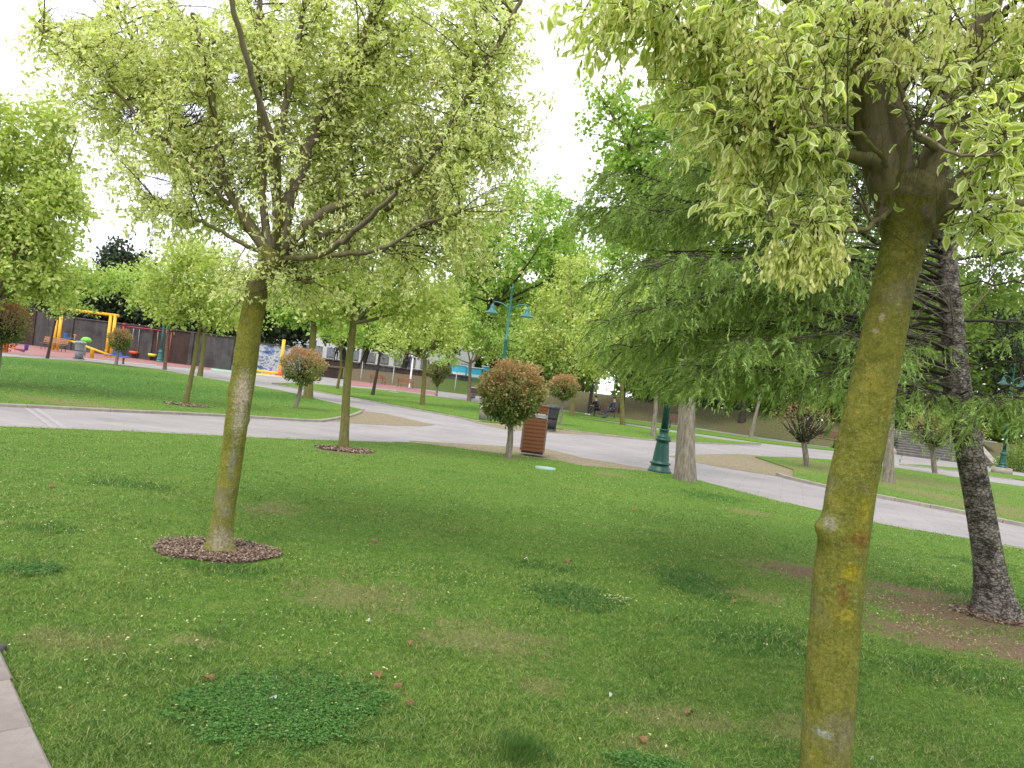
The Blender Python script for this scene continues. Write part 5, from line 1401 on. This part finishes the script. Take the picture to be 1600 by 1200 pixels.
# ================================================================== STREET FURNITURE
def lamp(base, label, near=False, mat='green_paint', rz=0.0):
    root = empty('street_lamp', base, rz); tag(root, label, 'street lamp', 'green cast iron park lamps')
    MB().lathe([(.27, 0), (.27, .03), (.24, .06), (.235, .10), (.21, .12), (.205, .17), (.24, .185), (.24, .21), (.195, .235), (.19, .25), (.175, .40), (.155, .58), (.145, .66), (.14, .70),
                (.165, .715), (.185, .735), (.185, .76), (.15, .785), (.155, .80), (.155, .82), (.12, .84), (.105, .88), (.10, .95), (.115, .965), (.115, .99), (.09, 1.0)], 28).build('base', MAT[mat], root)
    MB().lathe([(.085, .99), (.075, 2.2), (.070, 3.45), (.085, 3.47), (.085, 3.55), (.055, 3.58), (.045, 4.9), (.038, 5.75), (.06, 5.8), (.06, 5.84), (.02, 5.86), (.02, 5.95), (.035, 5.98), (.02, 6.02), (.002, 6.03)], 16).build('pole', MAT[mat], root)
    for s in (-1, 1):
        MB().tube([(0, 0, 4.75), (s * .12, 0, 4.95), (s * .35, 0, 5.08), (s * .60, 0, 5.14), (s * .76, 0, 5.12), (s * .78, 0, 5.05)], [.03, .03, .028, .026, .024, .022], 8).build('arm', MAT[mat], root)
        sh = MB().lathe([(.30, 4.60), (.29, 4.63), (.24, 4.67), (.17, 4.72), (.12, 4.80), (.095, 4.90), (.09, 4.97), (.04, 5.0), (.03, 5.06)], 20, (s * .78, 0, 0)).build('lamp_shade', MAT[mat], root)
        MB().lathe([(.05, 4.585), (.14, 4.592), (.13, 4.598), (.10, 4.6)], 16, (s * .78, 0, 0)).build('bulb_glass', MAT['lamp_inside'], sh)
    return root
lamp(gp(1030, 737), 'green cast iron lamp with flared base beside the smooth grey trunk')
b = at(776, 652, 34.0); b.z = 0
lamp(b, 'teal double armed lamp with bell shades rising behind the round photinia', mat='teal_paint', rz=-.12)
b = gp(249, 565); lamp(b, 'thin teal lamp at the playground edge right of the swings', mat='teal_paint', rz=.9)
b = at(1567, 722, 43.0); b.z = max(0, ground_z(b.x, b.y)) + 0.3
MB().lathe([(.55, -.4), (.5, 0)], 16).build('lamp_plinth', MAT['kerb']).location = b
tag(bpy.data.objects['lamp_plinth'], 'round concrete plinth under the lamp at the foot of the stone steps', 'plinth')
lamp(b, 'dark teal lamp at the right end of the stone steps', mat='green_paint', rz=.4)

# wooden litter bin
def wood_bin():
    b = gp(831, 709); root = empty('litter_bin', b, -0.05)
    tag(root, 'tall wooden slatted litter bin behind the round photinia', 'litter bin')
    w, d, h = .54, .50, .80
    for sx in (-1, 1):
        for sy in (-1, 1):
            MB().box((sx * (w / 2 - .012), sy * (d / 2 - .012), .62), (.03, .03, 1.1), bevel=.003).build('post', MAT['grey_metal'], root)
    MB().box((0, 0, .04), (w - .02, d - .02, .03)).box((0, 0, .42), (w - .10, d - .10, .72)).build('liner', MAT['dark_metal'], root)
    n = 9; sh = h / n
    fr = MB().box((0, 0, 0), (w - .012, .02, sh - .010), bevel=.003).build('slat', MAT['wood_bin'], root)
    first = True
    for side in range(4):
        for i in range(n):
            o = fr if first else fr.copy()
            if not first: COL.objects.link(o); o.parent = root
            first = False
            z = .07 + sh * (i + .5)
            if side < 2: o.location = (0, (d / 2 + .012) * (-1 if side == 0 else 1), z)
            else: o.location = ((w / 2 + .012) * (-1 if side == 2 else 1), 0, z); o.rotation_euler = (0, 0, PI / 2); o.scale = (.93, 1, 1)
    for i in range(2):
        for sy in (-1, 1):
            MB().box((0, sy * (d / 2 + .012), 1.02 + i * .085), (w - .012, .02, .075), bevel=.003).build('upper_slat', MAT['wood_bin'], root)
    MB().box((0, 0, 1.165), (w + .06, d + .06, .03), bevel=.006).build('lid', MAT['wood_bin'], root)
    MB().box((0, -d / 2 - .014, .925), (w - .02, .006, .05)).build('rim', MAT['grey_metal'], root)
wood_bin()

def grey_bin(base, label, s=1.0, mat='grey_metal'):
    root = empty('litter_bin', base); tag(root, label, 'litter bin'); root.scale = (s, s, s)
    MB().lathe([(.19, .05), (.21, .3), (.25, .80), (.26, .82), (.24, .83), (.22, .4)], 16).build('bin_body', MAT[mat], root)
    MB().lathe([(.27, .80), (.28, .86), (.22, .93), (.02, .95)], 16).build('lid', MAT['paleblue' if mat == 'grey_metal' else 'dark_metal'], root)
    MB().box((0, 0, .025), (.4, .4, .05)).build('foot', MAT['dark_metal'], root)
grey_bin(gp(123, 561), 'grey litter bin in front of the yellow seesaw', 1.1)
grey_bin(gp(860, 672), 'dark grey litter bin behind the wooden bin', 1.05, 'dark_metal')
grey_bin(gp(739, 622), 'grey litter bin beside the banded reddish trunk')

def bench(base, rz, label, mat='wood_bench', slats=4, s=1.0):
    root = empty('park_bench', base, rz); tag(root, label, 'bench', 'park benches'); root.scale = (s, s, s)
    L = 1.75
    f = None
    def sl(loc, rx, name):
        mb = MB(); mb.box((0, 0, 0), (L, .085, .03), bevel=.005); o = mb.build(name, MAT[mat], root); o.location = loc; o.rotation_euler = (rx, 0, 0)
    for i in range(4): sl((0, -.22 + i * .105, .44 + .008 * i * (-1)), 0, 'seat_slat')
    for i in range(slats): sl((0, .20 + .035 * i, .56 + i * .105), 1.25, 'back_slat')
    for sx in (-1, 1):
        x = sx * (L / 2 - .15)
        MB().tube([(x, -.24, 0), (x, -.22, .41), (x, .16, .40), (x, .24, 0)], .022, 6).build('leg', MAT['dark_metal'], root)
        MB().tube([(x, .15, .40), (x, .22, .5), (x, .36, .95)], .018, 6).build('back_frame', MAT['dark_metal'], root)
        MB().tube([(x, .25, .62), (x, .0, .64), (x, -.22, .62), (x, -.23, .42)], .016, 6).build('arm_rest', MAT['dark_metal'], root)
    return root
bench(gp(83, 547.5), 0, 'long pale wooden bench against the wall behind the yellow play frame')
bench(gp(285, 562), -.05, 'reddish bench against the wall right of the swings', 'wood_bench')
bench(gp(197, 556), 0, 'bench behind the orange swing seat')
bench(gp(345, 571), .2, 'dark red bench left of the scarred trunk', 'wood_dark')
bench(gp(633, 606), 2.6, 'orange brown bench seen from behind left of the olive tree', 'wood_bench')
bench(gp(590, 600), 2.6, 'orange brown bench half hidden behind the leaning dark stem', 'wood_bench')
bench(gp(1064, 671), -.15, 'dark slatted bench glimpsed behind the smooth grey trunk', 'wood_dark')
bench(gp(1283, 697), -.2, 'long brown bench below the embankment behind the red twigged bush', 'wood_dark', s=1.15)
PBENCH = bench(gp(944, 652), -.15, 'bench with two seated people below the embankment', 'wood_dark')
bench(Vector((at(752, 622, 60).x, 60, 0)), .3, 'low bench right of the banded reddish trunk', 'wood_dark')

# ---------------------------------------------------------------- people
def skin_obj(name, nodes, edges, mat, parent, sub=1):
    me = bpy.data.meshes.new(name)
    me.from_pydata([n[0] for n in nodes], edges, [])
    o = link(name, me, mat, parent)
    md = o.modifiers.new('skin', 'SKIN')
    md.use_smooth_shade = True
    for i, n in enumerate(nodes):
        me.skin_vertices[0].data[i].radius = (n[1], n[1] * (n[2] if len(n) > 2 else 1))
    me.skin_vertices[0].data[0].use_root = True
    sb = o.modifiers.new('sub', 'SUBSURF'); sb.levels = sub; sb.render_levels = sub
    return o

def person(base, rz, pose, label, top='navy', legs='black', hair='hair', shoe='white', s=1.12):
    root = empty('person', base, rz); root.scale = (s, s, s)
    tag(root, label, 'person')
    if pose == 'sit':      # faces -y, seat 0.45
        hip = (0, .02, .55); ch = (0, .10, .85); nk = (0, .12, 1.08); hd = (0, .08, 1.25); hc = (0, .07, 1.34)
        kn = lambda q: (q * .12, -.42, .50); an = lambda q: (q * .13, -.80, .22); toe = lambda q: (q * .14, -.95, .26)
        el = lambda q: (q * .28, .02, .78); ha = lambda q: (q * .12, -.22, .64)
    elif pose == 'lean':
        hip = (0, 0, .55); ch = (0, -.14, .83); nk = (0, -.22, 1.02); hd = (0, -.28, 1.17); hc = (0, -.29, 1.26)
        kn = lambda q: (q * .14, -.44, .55); an = lambda q: (q * .14, -.72, .12); toe = lambda q: (q * .15, -.90, .08)
        el = lambda q: (q * .27, -.28, .72); ha = lambda q: (q * .10, -.48, .66)
    else:
        hip = (0, 0, .95); ch = (0, 0, 1.22); nk = (0, .01, 1.46); hd = (0, -.01, 1.60); hc = (0, -.01, 1.69)
        kn = lambda q: (q * .11, -.03 * q, .50); an = lambda q: (q * .12, .03 * q, .08); toe = lambda q: (q * .14, -.14 + .03 * q, .03)
        el = lambda q: (q * .27, .02, 1.13); ha = lambda q: (q * .26, -.12, .90)
    sh = lambda q: (q * .19, nk[1] + .01, nk[2] - .06)
    nodes = [(hip, .11, .8), (ch, .12, .75), (nk, .055), (hd, .075, 1.1), (hc, .085, 1.15)]; edges = [(0, 1), (1, 2), (2, 3), (3, 4)]
    for q in (-1, 1):
        i = len(nodes); nodes += [((q * .10, hip[1], hip[2] - .02), .085), (kn(q), .055), (an(q), .038), (toe(q), .035, .7)]; edges += [(0, i), (i, i + 1), (i + 1, i + 2), (i + 2, i + 3)]
        i = len(nodes); nodes += [(sh(q), .055), (el(q), .042), (ha(q), .030), (tuple(Vector(ha(q)) + Vector((0, -.08, -.01))), .028, .5)]; edges += [(2, i), (i, i + 1), (i + 1, i + 2), (i + 2, i + 3)]
    skin_obj('body', nodes, edges, MAT['skin'], root)
    jn = [(hip, .135, .85), (ch, .15, .8), (tuple(Vector(nk) - Vector((0, 0, .05))), .095)]; je = [(0, 1), (1, 2)]
    for q in (-1, 1):
        i = len(jn); jn += [(sh(q), .075), (el(q), .058), (ha(q), .045)]; je += [(2, i), (i, i + 1), (i + 1, i + 2)]
    skin_obj('jacket', jn, je, MAT[top], root)
    tn = [(tuple(Vector(hip)), .13, .85)]; te = []
    for q in (-1, 1):
        i = len(tn); tn += [((q * .10, hip[1] - .03, hip[2] - .03), .10), (kn(q), .072), (an(q), .055)]; te += [(0, i), (i, i + 1), (i + 1, i + 2)]
    skin_obj('trousers', tn, te, MAT[legs], root)
    for q in (-1, 1):
        a, t_ = Vector(an(q)), Vector(toe(q)); skin_obj('shoe', [(tuple(a + Vector((0, .03, -.04))), .045), (tuple((a + t_) / 2 + Vector((0, 0, -.015))), .045, .8), (tuple(t_), .038, .7)], [(0, 1), (1, 2)], MAT[shoe], root)
    h = MB(); bmesh.ops.create_icosphere(h.bm, subdivisions=2, radius=.105, matrix=Matrix.Translation(Vector(hc) + Vector((0, .02, .015))) @ Matrix.Diagonal((.92, 1.05, .95, 1)))
    h.build('hair', MAT[hair], root)
pb = gp(944, 652)
person((pb.x - .55, pb.y - .1, .0), -1.0, 'lean', 'person in black with white shoes bending forward at the left end of the bench', 'black', 'black')
person((pb.x + .50, pb.y - .1, .0), -1.0, 'sit', 'person in dark navy clothes leaning back at the right end of the bench', 'navy', 'navy', shoe='black')
b = at(524, 566, 87); person((b.x, b.y, TZ), .3, 'stand', 'person in black standing on the terrace left of the slim trunk', 'black', 'black')
b = at(637, 578, 87); person((b.x, b.y, TZ), -.4, 'stand', 'person in dark clothes standing beside the white lamp post on the terrace', 'navy', 'navy')

# pigeon on the path
p = gp(944, 655.5, Z_PATH); root = empty('pigeon', p); tag(root, 'dark pigeon standing on the path below the bench', 'bird')
root.rotation_euler = (0, 0, 1.2); root.scale = (1.3, 1.3, 1.3)
skin_obj('body', [((0, 0, .13), .06), ((0, -.08, .15), .05), ((0, -.13, .21), .028), ((0, -.15, .26), .028), ((0, -.19, .255), .008), ((0, .10, .12), .035), ((0, .20, .10), .018, .5)], [(0, 1), (1, 2), (2, 3), (3, 4), (0, 5), (5, 6)], MAT['dark_metal'], root)
for q in (-1, 1): MB().tube([(q * .03, 0, .09), (q * .03, .01, .05), (q * .03, 0, 0)], .006, 5).build('leg', MAT['orange'], root)

# ---------------------------------------------------------------- playground
def local(b, px, py): return at(px, py, b.y) - b
def yellow_frame():
    b = gp(126, 552); root = empty('climbing_bars', b); tag(root, 'yellow steel play frame with paired posts and a top beam', 'climbing bars')
    for x0, y0, x1, y1 in ((82, 549, 90, 500), (89, 549.5, 97, 492), (166, 552.5, 174, 492), (173, 553, 181, 491)):
        a = local(b, x0, y0); a.z = 0; t = local(b, x1, y1)
        MB().tube([a, (a.x, a.y, t.z)], .11, 12).build('post', MAT['yellow'], root)
    a, t = local(b, 92, 487), local(b, 184, 493); z = (local(b, 181, 491)).z
    MB().tube([(local(b, 84, 549).x - .15, 0, z - .08), (local(b, 175, 553).x + .15, 0, z - .08)], .10, 12).build('beam', MAT['yellow'], root)
yellow_frame()
def seesaw(px0, px1, piv, mat, seat, label):
    b = gp(*piv); root = empty('seesaw', b); tag(root, label, 'seesaw')
    MB().lathe([(.13, 0), (.11, .5), (.12, .52)], 12).build('pivot_post', MAT[mat], root)
    a, c = local(b, *px0), local(b, *px1)
    MB().tube([a, a.lerp(c, .5), c], .065, 8).build('beam', MAT[mat], root)
    for e, s in ((a, 1), (c, -1)):
        MB().box(e + Vector((s * .15, 0, .08)), (.45, .3, .05), bevel=.01).box(e + Vector((-s * .08, 0, .22)), (.05, .3, .3), bevel=.01).build('seat', MAT[seat], root)
        MB().tube([e + Vector((s * .5, -.16, .33)), e + Vector((s * .5, 0, .35)), e + Vector((s * .5, .16, .33))], .02, 6).tube([e + Vector((s * .5, 0, .0)), e + Vector((s * .5, 0, .35))], .02, 6).build('handle', MAT[mat], root)
seesaw((104, 530), (177, 557), (143, 559), 'yellow', 'blue', 'yellow seesaw with blue seats in front of the yellow play frame')
seesaw((-10, 532), (38, 549), (8, 550), 'orange', 'purple', 'orange seesaw with a purple seat at the far left')
def swing():
    b = gp(226, 561); root = empty('swing_set', b); tag(root, 'dark red swing set with an orange and a yellow round seat', 'swing set')
    zl = local(b, 191, 509).z; xl, xr = local(b, 188, 556).x, local(b, 263, 566).x
    for x in (xl, xr):
        MB().tube([(x, 0, -.02), (x, 0, zl + .12)], .09, 10).build('post', MAT['red'], root)
        MB().lathe([(.14, zl + .05), (.14, zl + .2), (.02, zl + .24)], 12, (x, 0, 0)).build('post_cap', MAT['red'], root)
    MB().tube([(xl, 0, zl), (xr, 0, zl)], .05, 10).build('beam', MAT['red'], root)
    for px, m in ((209, 'orange'), (238, 'yellow2')):
        c = local(b, px, 551 if px == 209 else 555)
        mb = MB(); mb.lathe([(.02, -.12), (.25, -.10), (.34, .02), (.33, .10), (.27, .12), (.25, .04), (.05, -.04)], 18, c)
        s_ = mb.build('seat', MAT[m], root)
        if m == 'yellow2': MB().lathe([(.20, .121), (.28, .13), (.20, .135)], 18, c, cap=False).build('seat_ring', MAT['cyan'], s_)
        for q in (-.28, .28): MB().tube([c + Vector((q, 0, .08)), (c.x + q * .8, 0, zl)], .014, 5).build('chain', MAT['chain'], root)
swing()
def climber():
    b = gp(134, 545); root = empty('climbing_ladder', b); tag(root, 'blue ladder of the slide seen through the yellow play frame', 'play equipment')
    for px in (128, 142):
        x = local(b, px, 520).x; zt = local(b, px, 500).z
        MB().box((x, 0, zt / 2), (.28, .08, zt), bevel=.03).tube([(x, 0, zt - .1), (x - .08, .1, zt + .25), (x + .08, .3, zt)], .04, 6).build('side_rail', MAT['blue'], root)
    xa, xb = local(b, 128, 520).x, local(b, 142, 520).x
    for i in range(6):
        MB().tube([(xa, 0, .3 + i * .28), (xb, 0, .3 + i * .28)], .03, 6).build('rung', MAT['grey_metal'], root)
    c = gp(132, 556) - b; zt = local(gp(132, 556), 133, 531).z
    root2 = empty('spring_rider', gp(132, 556)); tag(root2, 'green topped play disc on a grey post behind the seesaw', 'play equipment')
    MB().lathe([(.05, 0), (.05, zt - .15)], 8).build('post', MAT['grey_metal'], root2)
    MB().lathe([(.02, zt - .22), (.28, zt - .15), (.35, zt), (.2, zt + .16), (.02, zt + .2)], 16).build('disc', MAT['lime'], root2)
climber()
b = gp(181, 568); root = empty('spring_rider', b + Vector((0, .8, 0))); tag(root, 'blue plastic rider seat behind the small photinia ball', 'play equipment')
MB().lathe([(.10, 0), (.06, .05), (.06, .35)], 8).build('spring', MAT['dark_metal'], root)
MB().box((0, 0, .42), (.55, .25, .08), bevel=.03).box((-.26, 0, .6), (.08, .25, .4), Matrix.Rotation(-.3, 3, 'Y'), bevel=.02).build('seat', MAT['blue'], root)
b = gp(437, 587); root = empty('play_arch', b); tag(root, 'single yellow play post with a low yellow rail beside the left photinia', 'play equipment')
MB().tube([(0, 0, 0), (0, 0, 2.9)], .13, 10).build('post', MAT['yellow'], root)
MB().lathe([(.17, 0), (.17, .5)], 10).build('sleeve', MAT['orange'], root)
MB().tube([(0, 0, .18), (-2.6, .5, .18)], .09, 8).build('rail', MAT['yellow'], root)
b = gp(420, 580); root = empty('climbing_net', b); tag(root, 'blue climbing net frame behind the scarred trunk', 'play equipment')
for x in (-1.6, 0, 1.6): MB().tube([(x, 0, 0), (x * .8, 0, 1.7)], .05, 8).build('post', MAT['blue'], root)
for i in range(5): MB().tube([(-1.6 + .06 * i, 0, .25 + .33 * i), (0, .03, .18 + .33 * i), (1.6 - .06 * i, 0, .25 + .33 * i)], .03, 6).build('rope', MAT['navy'], root)
for i in range(8): MB().tube([(-1.4 + i * .4, .03, .2), (-1.2 + i * .35, .03, 1.6)], .02, 5).build('rope', MAT['blue'], root)

# ---------------------------------------------------------------- far walls and buildings
def wall_run(a, b, z0, h, t, label, mats, name='boundary_wall', L=3.0, pier=True):
    a, b = Vector(a), Vector(b); d = (b - a); n = max(1, int(d.length / L)); u = d.normalized(); rz = math.atan2(u.y, u.x)
    root = empty(name, (a.x, a.y, z0), rz); tag(root, label, 'wall')
    l = d.length / n
    for i in range(n):
        MB().box(((i + .5) * l, 0, h / 2), (l - .03, t, h), bevel=.01).build('wall_panel', MAT[mats[i % len(mats)]], root)
        if pier: MB().box((i * l, -t * .2, h / 2 + .04), (.3, t * 1.5, h + .08), bevel=.01).build('pier', MAT[mats[(i + 1) % len(mats)]], root)
    MB().box((d.length / 2, 0, h + .06), (d.length, t * 1.7, .1), bevel=.01).build('coping', MAT['wall_grey'], root)
wall_run((-62, 64), (-36, 62.5), -.06, 2.9, .25, 'dark stained boundary wall behind the playground at the far left', ('wall_brown', 'wall_grey', 'wall_brown'))
wall_run((-35.9, 62.3), (-22.3, 61), -.06, 2.6, .25, 'grey graffiti stained wall behind the swings and benches', ('wall_grey', 'wall_grey', 'wall_brown'))
# mural wall, low
m, nt, out = new_mat('blue_mural'); co = objco(nt, (1, 1, 1.6)); n1 = noise(nt, co, 1.6, 5, .7)
c = ramp(nt, n1, [(.35, (.03, .04, .16)), (.47, (.12, .18, .34)), (.54, (.45, .48, .52)), (.62, (.12, .14, .2))]); principled(nt, out, c, .8); MAT['mural'] = m
wall_run((-22, 62), (-17.5, 63.5), -.06, 2.4, .25, 'low wall painted with a blue and grey mural beside the yellow post', ('mural',), 'mural_wall', L=4.6, pier=False)
wall_run((-21, 84.6), (-4.6, 84.6), 1.0, .8, .3, 'low brown retaining wall of the terrace below the white building', ('wall_brown', 'wall_grey'), 'terrace_wall', L=4, pier=False)
wall_run((-24, 79), (-17.5, 79.4), 0, 1.0, .3, 'short dark wall left of the tan slope', ('wall_brown',), 'terrace_wall', L=4, pier=False)

def building(px0, px1, Y, h, label, wall, nwin, floors=1, win='dark_metal', name='building', roof='wall_brown', dz=0.0):
    a, b = at(px0, 590, Y), at(px1, 590, Y); w = b.x - a.x
    root = empty(name, ((a.x + b.x) / 2, Y, TZ + dz)); tag(root, label, 'building')
    wl_ = MB().box((0, 3, h / 2), (w, 6, h), bevel=.02).build('wall', MAT[wall], root)
    MB().box((0, 2.7, h + .15), (w + .5, 6.9, .3), bevel=.03).build('roof', MAT[roof], root)
    for f in range(floors):
        for i in range(nwin):
            x = -w / 2 + (i + .5) * w / nwin; z = 1.1 + f * 3.0
            fr = MB().box((x, -.03, z), (w / nwin * .62, .08, 1.3), bevel=.01).build('window', MAT['grey_metal'], root)
            for q in (-1, 1): MB().box((x + q * w / nwin * .145, -.08, z), (w / nwin * .26, .03, 1.14)).build('pane', MAT[win], fr)
building(425, 560, 100, 6.2, 'long white building on the terrace behind the left photinia', 'white', 7, 2, 'paleblue')
building(566, 735, 100, 6.2, 'white building on the terrace behind the slim tree and olive tree', 'white', 8, 2, 'grey_metal')
building(120, 240, 108, 4.5, 'pale house glimpsed between the magnolias above the wall', 'white', 4, 1, 'dark_metal')

def kiosk(px, w, h, label, Y=90):
    b = at(px, 590, Y); root = empty('kiosk', (b.x, b.y, TZ)); tag(root, label, 'kiosk', 'blue kiosks')
    MB().box((0, 0, h / 2), (w, 1.2, h), bevel=.02).build('panel', MAT['cyan'], root)
    MB().box((0, 0, h + .05), (w + .15, 1.35, .1), bevel=.02).build('roof', MAT['white'], root)
    MB().box((0, -.62, h * .25), (w * .9, .03, h * .25)).build('sign_board', MAT['white'], root)
kiosk(716, 1.75, 1.3, 'bright blue kiosk panel left of the dark trunk on the terrace')
kiosk(741, 1.9, 1.2, 'blue kiosk panel just left of the banded reddish trunk')
kiosk(757, .8, 1.5, 'narrow blue kiosk panel right of the banded reddish trunk')

b = at(640, 603, 78); root = empty('lamp_post', (b.x, b.y, ground_z(b.x, b.y) - .05)); tag(root, 'thin white lamp post on the slope left of the olive tree', 'lamp post')
MB().lathe([(.12, 0), (.09, .1), (.07, 3.2)], 10).build('pole', MAT['white'], root)
MB().lathe([(.05, 3.2), (.22, 3.3), (.25, 3.4), (.05, 3.55)], 14).build('lamp_head', MAT['white'], root)
# thin stakes on the tan slope
for i, px in enumerate((563, 613, 712)):
    b = at(px, 597, 80.5); z = ground_z(b.x, b.y)
    lab = ('thin grey post on the tan slope right of the slim trunk', 'thin grey post on the tan slope between the two orange benches', 'thin grey post on the green slope right of the heart shaped bush')[i]
    r_ = empty('slope_post', (b.x, b.y, z)); tag(r_, lab, 'post')
    MB().lathe([(.07, -.1), (.05, .05), (.045, 1.9)], 8).build('pole', MAT['grey_metal'], r_)
    MB().lathe([(.045, 1.9), (.06, 1.92), (.01, 1.97)], 8).build('cap', MAT['dark_metal'], r_)

# concrete bollard by the big photinia
b = gp(757, 656); o = MB().lathe([(.24, 0), (.24, .5), (.2, .55), (.02, .56)], 14).build('bollard', MAT['kerb']); o.location = b; tag(o, 'squat concrete bollard beside the path left of the round photinia', 'bollard')

# mast against the sky
b = at(222, 500, 120); root = empty('antenna_mast', (b.x, b.y, TZ)); tag(root, 'tall thin antenna mast rising against the sky at the left', 'mast')
H = at(222, 318, 120).z - TZ + .8
for q in range(3):
    a = q * 2.094; MB().tube([(.35 * math.cos(a), .35 * math.sin(a), 0), (.22 * math.cos(a), .22 * math.sin(a), H)], .05, 5).build('mast_leg', MAT['grey_metal'], root)
mb = MB()
for k in range(int(H / 1.0)):
    for q in range(3):
        a, c = q * 2.094, (q + 1) * 2.094; r0 = .35 - .13 * k / H; mb.tube([(r0 * math.cos(a), r0 * math.sin(a), k), (r0 * math.cos(c), r0 * math.sin(c), k + 1.0)], .03, 4)
mb.build('bracing', MAT['grey_metal'], root)
MB().box((.6, 0, H - 4.2), (1.4, .3, .3)).box((-.3, 0, H - 2), (.2, .2, 3.2)).build('antenna', MAT['grey_metal'], root)

# ---------------------------------------------------------------- stone steps
def steps():
    a = gp(1399, 709); c = gp(1548, 728)
    u = (c - a); w = u.length; u.normalize(); rz = math.atan2(u.y, u.x)
    root = empty('stone_steps', a, rz); tag(root, 'broad flight of stone steps climbing the embankment at the right', 'steps')
    n = 10; rise = TZ / n; run = .42
    for i in range(n):
        mb = MB(); mb.box((w / 2, run * (i + .5) + .5 * 0 , rise * (i + .5) - .03), (w, run + .03, rise + (.02)), bevel=.012)
        o = mb.build('step', MAT['step'], root); o.location = (0, 0, 0)
        MB().box((w / 2, run * i + .02, rise * (i + 1) - .015), (w + .004, .07, .03)).build('tread_edge', MAT['kerb'], root)
    for x in (-.22, w + .22):
        mb = MB(); p = [(x - .2, -.3, -.1), (x + .2, -.3, -.1), (x + .2, -.3, .18), (x - .2, -.3, .18), (x - .2, run * n, -.1), (x + .2, run * n, -.1), (x + .2, run * n, TZ + .22), (x - .2, run * n, TZ + .22)]
        vs = [mb.bm.verts.new(q) for q in p]
        for f in ((0, 1, 2, 3), (4, 7, 6, 5), (0, 4, 5, 1), (3, 2, 6, 7), (0, 3, 7, 4), (1, 5, 6, 2)): mb.bm.faces.new([vs[k] for k in f])
        mb.build('stringer', MAT['kerb'], root)
    MB().box((w / 2, run * n + 1.5, TZ - .01), (w + 4, 3, .08)).build('landing', MAT['path_band'], root)
steps()
